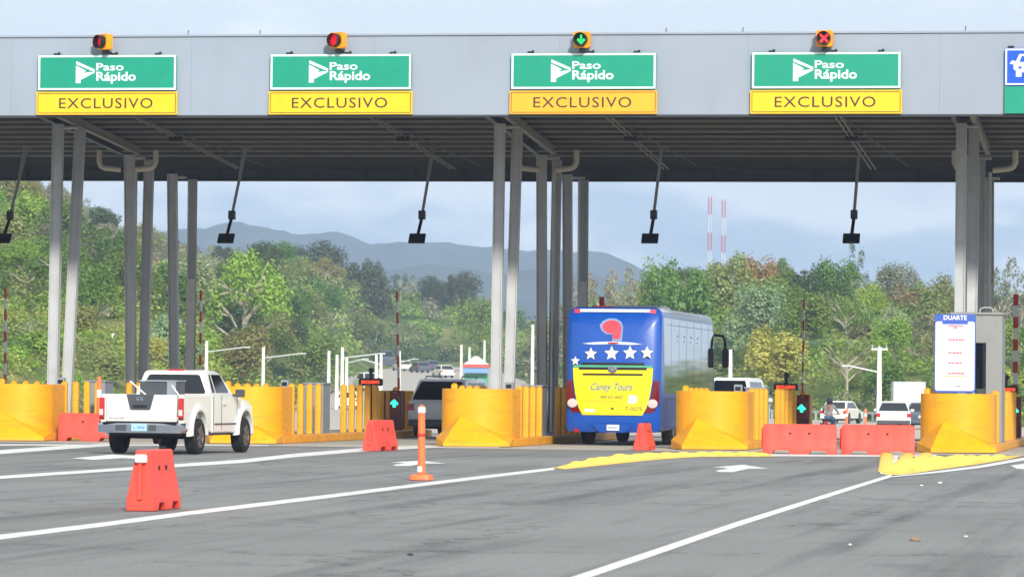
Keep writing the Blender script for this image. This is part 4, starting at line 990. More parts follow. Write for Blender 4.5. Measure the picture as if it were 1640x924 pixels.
def car(name, lab, cat, loc, rz, L, W, H, belt, roof0, roof1, hood, paint, r=.33, clear=.25, rear_in=.0, group=None, plate=True, rack=False, simple=False, top_white=False, seat_rear=.0):
    """roof0/roof1: y of the rear and front end of the roof; hood: y of the windscreen foot"""
    t = thing(name, lab, cat, loc, rz, group); w = W / 2; ra, rf = L * .20, L * .81
    bot = arc_profile([(.10, clear + .05), ('arch', ra, r - .02, r * 1.16), ('arch', rf, r - .02, r * 1.16), (L - .12, clear + .05)])
    noseh = belt - .18
    prof = bot + [(L, clear + .25), (L - .02, noseh - .1), (L - .15, noseh), (hood, belt), (.12, belt), (.0 + rear_in, belt - .10), (.0, clear + .3)]
    mb = MB(); mb.prism(prof, lambda y, z: (w - (.03 if z > belt - .05 else 0), y, z), lambda y, z: (-w + (.03 if z > belt - .05 else 0), y, z)); mb.build('body', M[paint], t, bevel=.045, seg=3)
    lo = [(-w * .94, .08 + rear_in, belt - .01), (w * .94, .08 + rear_in, belt - .01), (w * .94, hood, belt - .01), (-w * .94, hood, belt - .01)]
    ty = H - .05
    hi = [(-w * .78, roof0, ty), (w * .78, roof0, ty), (w * .78, roof1, ty), (-w * .78, roof1, ty)]
    tp = [(-w * .66, roof0 + .12, H), (w * .66, roof0 + .12, H), (w * .66, roof1 - .1, H), (-w * .66, roof1 - .1, H)]
    mb = MB(); mb.loft([lo, hi, tp]); mb.build('cabin', M[paint], t, bevel=.04, seg=3)
    grid_patch([lo[0], lo[1], hi[1], hi[0]], 0, 0, 0, 0, poly=[(.04, .05), (.96, .05), (.97, .15), (.93, .93), (.07, .93), (.03, .15)], off=.008).build('rear_window', M['glass'], t)
    grid_patch([lo[2], lo[3], hi[3], hi[2]], .06, .94, .08, .92, off=.008).build('windscreen', M['glass'], t)
    for q, s in (([lo[1], lo[2], hi[2], hi[1]], 1), ([lo[3], lo[0], hi[0], hi[3]], -1)):
        f = (lambda u: u) if s > 0 else (lambda u: 1 - u)
        for a, b_ in (((.10, .34), (.37, .62), (.65, .90)) if not simple else ((.10, .90),)):
            grid_patch(q, 0, 0, 0, 0, poly=[(f(a), .12), (f(b_), .12), (f(b_ - (.04 if b_ > .8 else 0)), .88), (f(a + (.03 if a < .2 else 0)), .88)], off=.008).build('side_window', M['glass'], t)
    for s in (-1, 1):
        mb = MB(); mb.box((s * (w - .09), .035 + rear_in * .5, belt - .20), (.22, .12, .20)); mb.build('tail_light', M['light_red'], t, bevel=.02)
        mb = MB(); mb.box((s * (w - .16), L - .03, noseh - .16), (.28, .10, .12)); mb.build('headlight', M['light_clear'], t, bevel=.02)
        if not simple:
            mb = MB(); mb.box((s * (w + .08), hood - .25, belt + .05), (.18, .09, .14)); mb.build('mirror', M[paint], t, bevel=.03)
        for y_ in (ra, rf): wheel(t, s * (w - .11), y_, r, .22, s)
    mb = MB(); mb.box((0, .0, clear + .16), (W * .96, .16, .20)); mb.build('rear_bumper', M['plastic_grey'] if not simple else M[paint], t, bevel=.03)
    mb = MB(); mb.box((0, L * .5, clear + .03), (W * .84, L * .8, .12)); mb.build('underbody', M['black'], t)
    if plate:
        mb = MB(); mb.box((0, -.03, clear + .42), (.34, .03, .14)); mb.build('number_plate', M['plate_w'], t)
    if rack:
        for s in (-1, 1):
            mb = MB(); mb.tube([(s * w * .6, roof0 + .15, H), (s * w * .6, roof0 + .25, H + .07), (s * w * .6, roof1 - .5, H + .07), (s * w * .6, roof1 - .4, H)], .02, 8); mb.build('roof_rail', M['black'], t)
    return t
def at(px, D): x, y = XY(px, D); return (x, y, max(hz(px, D), -1) + .022 if D > 140 else .004)
def heading(px_dir): return 0
suv_p = XY(703, 120.5)
car('silver_suv', 'silver sport utility vehicle with black rear glass passing the middle lane', 'suv', (suv_p[0], suv_p[1], .004), math.radians(-4), 4.75, 1.88, 1.80, 1.13, .50, 3.0, 3.75, 'car_silver', r=.38, clear=.30, rack=True)
car('white_suv', 'small white hatchback driving away beyond the two red barriers', 'car', at(1433, 207), math.radians(4), 4.3, 1.78, 1.50, .98, .75, 2.6, 3.3, 'car_white', r=.34)
v = car('white_van', 'white minibus roof showing right of the bus', 'van', at(1170, 152), math.radians(-2), 5.0, 1.72, 2.22, 1.32, .15, 4.1, 4.7, 'car_white', r=.34)
far = [(598, 420, 'white', 'white van on the far highway, leftmost in the row of distant cars', 2.0, 1.9, 'car_white'), (652, 560, 'w', 'white car on the far highway beside the red and white gate arm', 1.45, 1.8, 'car_white'), (681, 545, 'g', 'dark grey car on the far highway, left one of a pair', 1.45, 1.8, 'car_grey'),
       (697, 565, 'g', 'dark grey car on the far highway, right one of a pair', 1.45, 1.8, 'car_grey'), (719, 500, 'w', 'white pickup like car on the far highway right of the grey pair', 1.6, 1.8, 'car_white'), (558, 330, 'w', 'white car on the highway between the white lamp posts', 1.5, 1.8, 'car_white'),
       (622, 600, 'g', 'grey truck on the far highway beside the tree line', 2.5, 2.3, 'car_grey'), (655, 250, 'w', 'white car behind the left side of the silver car', 1.5, 1.8, 'car_white')]
for px, D, _, lab, H, W, p_ in far:
    car('distant_car', lab, 'car', at(px, D), math.radians(28 if D > 400 else 8), 4.3, W, H, H * .64, .7, 2.7, 3.3, p_, simple=True, plate=False)
car('distant_car', 'white and beige car beyond the motorcyclist', 'car', at(1336, 250), math.radians(-10), 4.2, 1.7, 1.42, .92, .8, 2.6, 3.2, 'car_white', simple=True)

def box_truck():
    t = thing('box_truck', 'white box truck parked behind the white hatchback', 'truck', at(1458, 262), math.radians(6))
    mb = MB(); mb.box((0, 2.4, 1.72), (2.12, 4.6, 2.0)); cb = mb.build('cargo_box', M['bus_white'], t, bevel=.03)
    mb = MB()
    for s in (-1, 1): mb.box((s * 1.0, .085, 1.72), (.05, .02, 1.96))
    mb.box((0, .085, 1.72), (.03, .02, 1.9)); mb.box((0, .085, 2.68), (2.05, .02, .06)); mb.build('door_frame', M['galv'], cb)
    mb = MB(); mb.prism([(4.9, .5), (6.6, .5), (6.6, 1.2), (6.2, 2.1), (4.9, 2.1)], lambda y, z: (1.0, y, z), lambda y, z: (-1.0, y, z)); mb.build('cab', M['car_grey'], t, bevel=.05)
    mb = MB(); mb.box((0, 3.2, .58), (.9, 6.2, .16)); mb.build('chassis', M['black'], t)
    for y_ in (1.3, 5.7):
        for s in (-1, 1): wheel(t, s * .88, y_, .42, .28, s)
    for s in (-1, 1):
        mb = MB(); mb.box((s * .85, .05, .64), (.2, .06, .12)); mb.build('tail_light', M['light_red'], t)
box_truck()
o_ = XY(1478, 215)
car('dark_car', 'dark car half hidden between the white hatchback and the booth island', 'car', (o_[0], o_[1], hz(1478, 215) + .022), math.radians(0), 4.3, 1.75, 1.45, .95, .8, 2.6, 3.2, 'car_grey', simple=True)

# ------------------------------------------------------------------ coach
def bus():
    g = G(979.5, 713.5); O = (g.x, g.y, .004)
    t = thing('coach_bus', 'blue and yellow coach bus with a row of white stars on its rear', 'bus', O, math.radians(-.6))
    W, H0, H1, L = 1.29, .36, 3.74, 12.2
    def yr(x, z):
        return .10 * (abs(x) / W) ** 4 + .34 * max(0, (z - 2.1) / 1.6) ** 2.2 + .10 * max(0, (.9 - z) / .6) ** 2 + .05
    def yf(x, z): return L - .30 * (abs(x) / W) ** 3 - .55 * max(0, (z - 1.6) / 2.1) ** 2
    zc = (H0 + H1) / 2; ring = []
    for x, z in rp(2 * W, H1 - H0, .24, 6, 0, zc): ring.append((x, z))
    # lower corners squarer
    ring = [(x, z) if z > 1 else (math.copysign(min(W, abs(x) * 1.04), x) if abs(x) > .9 else x, z) for x, z in ring]
    mb = MB(); rings = []
    for k in (.02, .2, .4, .6, .8, .93): rings.append([(x * k, yr(x * k, zc + (z - zc) * k), zc + (z - zc) * k) for x, z in ring])
    rings.append([(x, yr(x, z) + .04, z) for x, z in ring])
    rings.append([(x * (1.0), .95, z) for x, z in ring])
    rings.append([(x, 3.5, z) for x, z in ring])
    for yy, dz in ((6.5, 0), (9.8, 0.02), (11.0, -.02)): rings.append([(x, yy, z + (dz if z > 3 else 0)) for x, z in ring])
    rings.append([(x * .98, yf(x, z) - .05, z - (.16 if z > 3 else 0)) for x, z in ring])
    for k in (.9, .6, .3, .02): rings.append([(x * k, yf(x * k, zc + (z - zc) * k), zc + (z - zc) * k - (.16 * k if z > 3 else 0)) for x, z in ring])
    mb.loft(rings); mb.build('body', M['bus_blue'], t, smooth=True)
    # white roof skin
    up = [(x, z) for x, z in ring if z > H1 - .16]; up.sort(key=lambda q: q[0])
    mb = MB(); rr = []
    for yy in (None, .5, 1.2, 4, 9.5, 11.0): rr.append([(x, (yr(x, z) + .10 if yy is None else yy), z + .012 + (0 if abs(x) < 1.1 else .0)) for x, z in up])
    mb.loft(rr, caps=False, closed=False); mb.build('roof', M['bus_white'], t, smooth=True)
    def face(poly, name, m_, e=.006, fan=None, parent=t):
        mb = MB(); n = len(poly); cx = sum(p[0] for p in poly) / n; cz = sum(p[1] for p in poly) / n
        mid = [((x + cx) / 2, (z + cz) / 2) for x, z in poly]
        P = lambda q: (q[0], yr(*q) - e, q[1])
        vs = [P(q) for q in poly] + [P(q) for q in mid] + [P((cx, cz))]
        fs = [(i, (i + 1) % n, n + (i + 1) % n, n + i) for i in range(n)] + [(n + i, n + (i + 1) % n, 2 * n) for i in range(n)]
        mb.add(vs, fs); return mb.build(name, M[m_], parent)
    def rows(fn, z0, z1, name, m_, e=.006, nz=14, nx=14, parent=t):
        vs = []; fs = []
        for i in range(nz + 1):
            z = z0 + (z1 - z0) * i / nz; a, b_ = fn(z)
            for k in range(nx + 1): x = a + (b_ - a) * k / nx; vs.append((x, yr(x, z) - e, z))
        for i in range(nz):
            for k in range(nx): a = i * (nx + 1) + k; fs.append((a, a + 1, a + nx + 2, a + nx + 1))
        mb = MB(); mb.add(vs, fs); return mb.build(name, M[m_], parent, smooth=True)
    Z = lambda py: (713 - py) / 59.6
    def yw(z):
        k = (z - Z(664)) / (Z(586) - Z(664)); k = max(0, min(1, k)); 
        w = np.interp(k, [0, .15, .4, .7, 1], [.82, .93, 1.02, 1.08, 1.10]); return -w, w
    yp = rows(yw, Z(664), Z(588), 'rear_hatch', 'bus_yellow')
    rows(lambda z: (-1.09, 1.09), Z(588), Z(583.5), 'hatch_edge', 'tin_green', e=.008, nz=2, parent=yp)
    for (za, zb, wa) in ((Z(587), Z(591), .93), (Z(597), Z(600), .82)):
        rows(lambda z: (-wa * (1 - .1 * (zb - z)), wa * (1 - .1 * (zb - z))), za, zb, 'vent_slot', 'black', e=.012, nz=2, parent=yp)
    mb = MB(); n = 18; cz = Z(590); mb.loft([[(-.0 + r * 1.2 * math.cos(6.2832 * k / n), yr(0, cz) - y, cz + r * math.sin(6.2832 * k / n)) for k in range(n)] for r, y in ((.10, .0), (.10, .035), (.07, .04), (.06, .02))]); mb.build('badge', M['chrome'], yp, smooth=True)
    def txt(s, name, m_, w, h, cx, cz, off=.0, shear=0, e=.009, parent=yp):
        vs, fs = text_mb(s, w=w, h=h, off=off, shear=shear, cx=cx, cz=cz); mb = MB(); mb.add([(x, yr(x, z) - e, z) for x, z in vs], fs); return mb.build(name, M[m_], parent)
    txt('Caney Tours', 'script_lettering', 'script_blue', 1.16, .26, -.02, Z(620), off=.012, shear=.45)
    txt('809-221-4422', 'number_lettering', 'ink_grey', .60, .08, -.02, Z(635), off=.02)
    txt('T-0275', 'code_lettering', 'ink_grey', .46, .10, .58, Z(653.5), off=.015)
    rows(lambda z: (-.72, .2), Z(642.5), Z(641.9), 'thin_rule', 'ink_grey', e=.009, nz=1, parent=yp)
    face([(.42, Z(645)), (.64, Z(645)), (.70, Z(640)), (.66, Z(632)), (.46, Z(631)), (.44, Z(637))], 'sticker', 'star', e=.010, parent=yp)
    face([(-.78, Z(659)), (-.50, Z(659)), (-.46, Z(655)), (-.74, Z(654))], 'sticker', 'sign_white', e=.010, parent=yp)
    face([(-.04, Z(655)), (.04, Z(655)), (.04, Z(652)), (-.04, Z(652))], 'lock', 'plastic_grey', e=.010, parent=yp)
    def star(cx, cz, r, rot=0):
        pts = [(cx + (r if k % 2 == 0 else r * .46) * math.sin(math.pi * k / 5 + rot), cz + (r if k % 2 == 0 else r * .46) * math.cos(math.pi * k / 5 + rot)) for k in range(10)]
        face(pts, 'star', 'star', e=.008)
    for px, py, r in ((921, 577, .13), (946.5, 565.5, .18), (980.5, 564.5, .205), (1010.5, 563.5, .20), (1038, 563, .18)): star((px - 982.5) / 59.6, Z(py), r, .0)
    # pink emblem: a curl opening to the left over a short stem, with a pale outline
    EM = [(963, 520), (967, 514), (975, 510.5), (985, 511), (992, 515), (995, 522), (994, 541), (981, 541), (981.5, 532), (973, 532), (966, 527)]
    def blob(k, nm, m_, e):
        cx, cy = 982, 524; pts = [((x + (x - cx) * k - 982.5) / 59.6, Z(y + (y - cy) * k)) for x, y in EM]
        mb = MB(); mb.add([(x, yr(x, z) - e, z) for x, z in pts], [tuple(range(len(pts)))]); mb.build(nm, M[m_], t)
    blob(.22, 'emblem_outline', 'tin_blue', .009); blob(0, 'emblem', 'logo_red', .016)
    face([((x - 982.5) / 59.6, Z(y)) for x, y in ((931, 549), (950, 546.5), (982, 545.2), (1012, 546.5), (1031, 549.5), (1010, 550.5), (982, 549.2), (950, 550.3))], 'brake_light_strip', 'bus_white', e=.012)
    rows(lambda z: (-.14, .14), Z(549), Z(546.5), 'high_brake_light', 'light_red', e=.018, nz=1)
    rows(lambda z: (-.86, .86), Z(583), Z(579.5), 'lip', 'black', e=.010, nz=2)
    rows(lambda z: (-.98, .98), Z(497.5), Z(492.5), 'rear_roof_band', 'bus_white', e=.012, nz=3)
    for s in (-1, 1):
        rows(lambda z, s=s: tuple(sorted((s * .96, s * 1.12))), Z(499), Z(493), 'marker_light', 'led_red_dim' if 0 else 'logo_red', e=.016, nz=2, nx=3)
        def tl(z, s=s):
            k = (z - Z(660)) / (Z(612) - Z(660)); i = np.interp(k, [0, .3, .6, 1], [.86, 1.00, 1.06, 1.12]); o = np.interp(k, [0, .3, 1], [1.10, 1.272, 1.272]); return tuple(sorted((s * i, s * o)))
        q = rows(tl, Z(660), Z(608), 'tail_light', 'light_red2', e=.014, parent=t)
        mb = MB(); n = 16; cx, cz = s * 1.10, Z(645); mb.loft([[(cx + r * 1.15 * math.cos(6.2832 * k / n), yr(cx, cz) - y, cz + r * math.sin(6.2832 * k / n)) for k in range(n)] for r, y in ((.12, .01), (.12, .035), (.05, .05))]); mb.build('reverse_lamp', M['light_clear'], q, smooth=True)
        face([(s * .92, Z(692)), (s * 1.06, Z(691)), (s * 1.06, Z(686)), (s * .92, Z(687))], 'reflector', 'light_red', e=.012)
    rows(lambda z: (-.35 - (z - Z(692)), .35 + (z - Z(692))), Z(692), Z(678), 'plate_recess', 'bus_blue', e=.012, nz=2)
    mb = MB(); zc_ = Z(684); mb.box((.02, yr(0, zc_) - .02, zc_), (.34, .015, .16)); pl = mb.build('number_plate', M['plate_w'], t)
    mb = MB(); flat_text(mb, 'I075853', yr(0, zc_) - .030, w=.26, h=.06, cx=.02, cz=zc_ - .01, off=.02); mb.build('lettering', M['script_blue'], pl)
    # side glazing, doors and trim, both sides
    for s in (-1, 1):
        x = s * (W + .004)
        gp = [(1.0, 1.55), (1.35, 1.42), (10.7, 1.42), (11.15, 1.7), (11.2, 2.6), (11.1, 3.2), (10.7, 3.46), (.75, 3.48), (.72, 3.3)]
        mb = MB(); mb.prism(gp, lambda a, b_: (x, a, b_), lambda a, b_: (x - s * .02, a, b_)); gl = mb.build('side_windows', M['bus_glass'], t)
        mb = MB()
        for yy in np.arange(2.2, 11, 1.55): mb.box((x + s * .001, yy, 2.45), (.004, .010, 1.96))
        mb.box((x + s * .001, 6.2, 3.30), (.006, 9.6, .012)); mb.build('window_joint', M['plastic_grey'], gl)
        mb = MB()
        for yy in (3.4, 4.8, 6.2, 7.6): mb.box((x + s * .003, yy, 3.02), (.006, .20, .05)); mb.box((x + s * .003, yy - .1, 2.88), (.006, .12, .04))
        mb.build('window_lettering', M['ink_light'], gl)
        mb = MB()
        for yy in (1.3, 4.2, 5.6, 7.0, 8.4): mb.box((s * (W + .002), yy, .82), (.006, .015, .84))
        mb.box((s * (W + .002), 5.6, 1.28), (.006, 9.0, .015)); mb.build('locker_seam', M['black'], t)
        for yy in (3.0, 9.3): wheel(t, s * (W - .16), yy, .50, .30, s)
        if 1:
            mb = MB(); mb.tube([(s * (W - .2), 12.0, 3.20), (s * (W + .14), 12.25, 3.16), (s * (W + .20), 12.3, 3.02), (s * (W + .22), 12.3, 2.75)], .045, 8); mr = mb.build('mirror_arm', M['black'], t, smooth=True)
            mb = MB(); mb.prism(rp(.20, .60, .09, 4, s * (W + .22), 2.50), lambda a, b_: (a, 12.2, b_), lambda a, b_: (a, 12.4, b_)); mb.build('mirror', M['black'], t, bevel=.04)
    mb = MB(); mb.box((0, 2.0, .55), (1.9, 2.6, .4)); mb.box((0, 6, .5), (2.2, 9, .25)); mb.tube([(-1, 3.0, .5), (1, 3.0, .5)], .12, 8); mb.build('chassis', M['black'], t)
    mb = MB(); mb.prism(rp(1.5, 2.6, .3, 4, 0, 5.2), lambda a, b_: (a, b_, H1 - .02), lambda a, b_: (a * .9, 5.2 + (b_ - 5.2) * .94, H1 + .14)); mb.build('roof_unit', M['bus_white'], t, bevel=.03)
    mb = MB(); mb.prism(rp(.55, .6, .1, 3, -.42, .85), lambda a, b_: (a, b_, H1 - .0), lambda a, b_: (a * .98, b_, H1 + .05)); mb.build('roof_hatch', M['darkred'], t)
bus()

# ------------------------------------------------------------------ rider
def rider():
    x, y = XY(1331, 172); z = hz(1331, 172) + .022; rz = math.radians(-8)
    t = thing('motorcycle', 'dark motorcycle ridden away beyond the closed lane', 'motorcycle', (x, y, z), rz)
    for yy in (-.62, .66):
        mb = MB(); n = 20; mb.loft([[(a, yy + b_ * math.cos(6.2832 * k / n), .30 + b_ * math.sin(6.2832 * k / n)) for k in range(n)] for a, b_ in ((-.05, .22), (-.05, .27), (0, .30), (.05, .27), (.05, .22))], caps=False); w = mb.build('wheel', M['tyre'], t, smooth=True)
        mb = MB(); mb.tube([(-.06, yy, .3), (.06, yy, .3)], .05, 10)
        for k in range(5): mb.bar((0, yy, .3), (0, yy + .23 * math.cos(k * 1.2566), .3 + .23 * math.sin(k * 1.2566)), .02)
        mb.build('hub', M['rim'], w)
    mb = MB(); mb.tube([(0, -.62, .3), (0, -.1, .42), (0, .25, .5), (0, .45, .85), (0, .66, .3)], .035, 8); mb.box((0, .05, .42), (.22, .32, .26)); mb.build('frame', M['black'], t)
    mb = MB(); mb.loft([[(-.10, -.55, .70), (.10, -.55, .70), (.10, -.55, .78), (-.10, -.55, .78)], [(-.14, -.2, .68), (.14, -.2, .68), (.14, -.2, .76), (-.14, -.2, .76)], [(-.10, .1, .70), (.10, .1, .70), (.10, .1, .78), (-.10, .1, .78)]]); mb.build('seat', M['black'], t, bevel=.02)
    mb = MB(); mb.loft([[(-.1, .08, .62), (.1, .08, .62), (.1, .08, .82), (-.1, .08, .82)], [(-.13, .25, .62), (.13, .25, .62), (.13, .25, .88), (-.13, .25, .88)], [(-.07, .45, .7), (.07, .45, .7), (.07, .45, .85), (-.07, .45, .85)]]); mb.build('fuel_tank', M['car_grey'], t, bevel=.03)
    mb = MB(); mb.tube([(-.36, .30, .98), (-.2, .42, .98), (0, .46, .94), (.2, .42, .98), (.36, .30, .98)], .018, 8); mb.build('handlebar', M['black'], t)
    mb = MB(); mb.box((0, -.72, .62), (.14, .05, .08)); mb.build('tail_light', M['light_red'], t)
    p = thing('person', 'person in a grey shirt, jeans and dark helmet riding a motorcycle', 'person', (x, y, z), rz)
    J = dict(pel=(0, -.22, .82), wai=(0, -.20, 1.0), che=(0, -.14, 1.22), nec=(0, -.10, 1.38), hed=(0, -.07, 1.52),
             shL=(-.19, -.13, 1.32), elL=(-.31, .02, 1.12), wrL=(-.32, .24, 1.02), haL=(-.33, .31, .99), shR=(.19, -.13, 1.32), elR=(.31, .02, 1.12), wrR=(.32, .24, 1.02), haR=(.33, .31, .99),
             hiL=(-.10, -.20, .80), knL=(-.22, .20, .72), anL=(-.17, -.02, .34), toL=(-.18, .14, .28), hiR=(.10, -.20, .80), knR=(.22, .20, .72), anR=(.17, -.02, .34), toR=(.18, .14, .28))
    R_ = dict(pel=.15, wai=.14, che=.165, nec=.055, hed=.10, sh=.07, el=.05, wr=.032, ha=.04, hi=.095, kn=.065, an=.042, to=.04)
    E = [('pel', 'wai'), ('wai', 'che'), ('che', 'nec'), ('nec', 'hed')] + [(a + s, b_ + s) for s in 'LR' for a, b_ in (('sh', 'el'), ('el', 'wr'), ('wr', 'ha'), ('hi', 'kn'), ('kn', 'an'), ('an', 'to'))] + [('che', 'shL'), ('che', 'shR'), ('pel', 'hiL'), ('pel', 'hiR')]
    def skin(name, keys, m_, grow=0, parent=p, extra=0):
        ks = list(keys); me = bpy.data.meshes.new(name); me.from_pydata([J[k] for k in ks], [(ks.index(a), ks.index(b_)) for a, b_ in E if a in ks and b_ in ks], [])
        o = bpy.data.objects.new(name, me); COL.objects.link(o); o.parent = parent
        sk = o.modifiers.new('skin', 'SKIN'); 
        if not me.skin_vertices: 
            bpy.context.view_layer.objects.active = o
        for i, k in enumerate(ks):
            r_ = R_.get(k, R_.get(k[:2], .05)) + grow
            if me.skin_vertices: me.skin_vertices[0].data[i].radius = (r_, r_ * (.72 if k in ('pel', 'wai', 'che') else 1)); me.skin_vertices[0].data[i].use_root = i == 0
        o.modifiers.new('sub', 'SUBSURF').levels = 2; o.modifiers['sub'].render_levels = 2
        me.materials.append(M[m_]); 
        dg = bpy.context.evaluated_depsgraph_get(); nm = bpy.data.meshes.new_from_object(o.evaluated_get(dg)); o.modifiers.clear(); o.data = nm
        nm.polygons.foreach_set('use_smooth', [True] * len(nm.polygons)); return o
    skin('body', J.keys(), 'skin')
    skin('shirt', ['pel', 'wai', 'che', 'shL', 'shR', 'elL', 'elR'], 'shirt', .012)
    skin('trousers', ['pel', 'hiL', 'hiR', 'knL', 'knR', 'anL', 'anR'], 'jeans', .014)
    mb = MB(); n = 16; mb.loft([[(r * math.cos(6.2832 * k / n), -.07 + r * 1.15 * math.sin(6.2832 * k / n), z_) for k in range(n)] for r, z_ in ((.105, 1.42), (.13, 1.48), (.138, 1.56), (.12, 1.64), (.07, 1.69), (.01, 1.705))]); mb.build('helmet', M['black'], p, smooth=True)
rider()
# ------------------------------------------------------------------ poles, rail, masts, stall
def lamp_post(px, ytop, D, lab, arm=None, w=.24, crossarm=False):
    x, y = XY(px, D); z0 = hz(px, D); h = z_at(px, ytop, D) - z0
    t = thing('lamp_post', lab, 'lamp post', (x, y, z0), TH, group='white posts along the highway')
    mb = MB(); mb.prism(rp(w, w, w * .2, 2), lambda a, b_: (a, b_, 0), lambda a, b_: (a * .7, b_ * .7, h)); mb.build('post', M['concrete_white'], t)
    if arm:
        ax, ay = arm; L = (ax - px) * D / FPX; za = z_at(px, ay, D) - z0; zb = za - .35
        mb = MB(); mb.tube([(0, 0, zb), (L, 0, za)], .05, 8); am = mb.build('arm', M['galv'], t)
        mb = MB(); mb.box((L + math.copysign(.25, L), 0, za + .02), (.6, .2, .10)); mb.build('lamp_head', M['galv'], am, bevel=.02)
    if crossarm:
        mb = MB(); mb.box((0, 0, h - .12), (1.0, .12, .12))
        for s in (-.42, 0, .42): mb.tube([(s, 0, h - .06), (s, 0, h + .12)], .04, 8)
        mb.build('crossarm', M['galv'], t)
        mb = MB(); mb.tube([(-.2, 0, h - 2.9), (-.2, 0, h - 2.4)], .14, 10); mb.build('transformer', M['steel_dark'], t)
for a in ((182, 534, 290, 'white post left of the pickup cab, on the yellow green bank', None), (332, 546, 290, 'white post with thin lamp arm right of the pickup columns', (390, 556)), (423, 556, 300, 'white post with lamp arm pointing right, alone over the yellow nose', (480, 566)),
          (528, 562, 300, 'leftmost white post of the cluster by the grey cabinet', None), (541, 568, 330, 'second white post of the cluster, shorter than its right neighbour', None), (549.5, 556, 300, 'tallest white post of the cluster, with a long lamp arm', (607, 566)), (556.5, 572, 340, 'short white post with lamp arm close behind the tallest one', (582, 575)),
          (604, 568, 360, 'white post just above the red display, left of its pair', None), (611.5, 566, 350, 'white post just above the red display, right of its pair', (585, 577)), (641, 562, 380, 'white post beside the red and white gate arm', (662, 575)),
          (740, 552, 420, 'white post on the far highway right of the silver car', None), (753, 556, 440, 'thin white post right of another on the far highway', None), (777, 545, 460, 'faint white post close left of the middle columns', None), (854, 520, 340, 'white post between the middle columns', None),
          (1171, 560, 250, 'white post behind the coach mirror', None)):
    lamp_post(a[0], a[1], a[2], a[3], a[4], w=.30 if a[2] < 310 else .34)
lamp_post(1409.5, 556, 240, 'white utility post with crossarm and lamp arm above the white hatchback', (1364, 587), w=.34, crossarm=True)
def guard_rail():
    pts = [(corridor(D)[1] - 10, D) for D in (312, 300, 290, 280, 272, 264, 257)]
    x0, y0 = XY(*pts[0]); t = thing('guard_rail', 'white metal guard rail at the foot of the wooded slope', 'guard rail', (x0, y0, hz(*pts[0])))
    P = [Vector((*XY(*p), hz(*p))) - t.location for p in pts]
    mb = MB()
    for a, b_ in zip(P, P[1:]):
        mb.bar(a + Vector((0, 0, .62)), b_ + Vector((0, 0, .62)), .05, .18)
    mb.build('rail', M['galv'], t)
    for a, b_ in zip(P, P[1:]):
        for k in range(4):
            p = a.lerp(b_, k / 4); mb = MB(); mb.box((p.x, p.y + .06, .34 + p.z), (.14, .10, .70)); mb.build('post', M['galv'], t)
guard_rail()
def mast(px, ytop, D, lab, wpx):
    x, y = XY(px, D); z0 = hz(px, D); h = z_at(px, ytop, D) - z0; w = wpx * D / FPX
    t = thing('radio_mast', lab, 'radio mast', (x, y, z0), .3)
    n = 11; dz = h / n
    for k in range(n):
        a, b_ = k * dz, (k + 1) * dz; q = lambda z: w / 2 * (1 - .35 * z / h); mb = MB()
        for sx, sy in ((-1, -1), (1, -1), (1, 1), (-1, 1)): mb.bar((sx * q(a), sy * q(a), a), (sx * q(b_), sy * q(b_), b_), .20)
        m2 = 3
        for j in range(m2):
            c, d = a + dz * j / m2, a + dz * (j + 1) / m2
            for (s1, s2) in (((-1, -1), (1, -1)), ((1, -1), (1, 1)), ((1, 1), (-1, 1)), ((-1, 1), (-1, -1))):
                mb.bar((s1[0] * q(c), s1[1] * q(c), c), (s2[0] * q(d), s2[1] * q(d), d), .10); mb.bar((s1[0] * q(c), s1[1] * q(c), c), (s2[0] * q(c), s2[1] * q(c), c), .10)
        mb.build('mast_section', M['white_paint' if k % 2 else 'red_paint'], t)
mast(1136, 315, 2200, 'taller red and white radio mast, left of the pair on the ridge', 7)
mast(1158, 320, 2200, 'shorter red and white radio mast, right of the pair on the ridge', 7.5)
def stall():
    D = 430; x, y = XY(764, D); t = thing('roadside_stall', 'small roadside stall with red roof edge and green walls by the far highway', 'stall', (x, y, hz(764, D)), TH)
    mb = MB(); mb.box((0, 0, .9), (2.6, 2, 1.8)); mb.build('wall', M['tin_green'], t)
    mb = MB(); mb.prism([(-1.4, 3.0), (1.4, 3.0), (.2, 3.9), (-.2, 3.9)], lambda a, b_: (a, -1.2, b_ - .2), lambda a, b_: (a, 1.2, b_ - .2)); mb.build('roof', M['white_paint'], t)
    mb = MB(); mb.box((0, -.0, 2.65), (2.9, 2.5, .36)); mb.build('fascia_band', M['tin_red'], t)
    mb = MB(); mb.add([(-1.35, -1.1, 2.45), (1.35, -1.1, 2.45), (1.4, -2.0, 1.95), (-1.4, -2.0, 1.95), (-1.35, -1.1, 2.40), (1.35, -1.1, 2.40), (1.4, -2.0, 1.90), (-1.4, -2.0, 1.90)], [(0, 1, 2, 3), (7, 6, 5, 4), (2, 3, 7, 6)]); mb.build('awning', M['tin_blue'], t)
    mb = MB(); mb.box((0, 0, 2.15), (2.5, 1.9, .7)); mb.build('upper_wall', M['white_paint'], t)
stall()

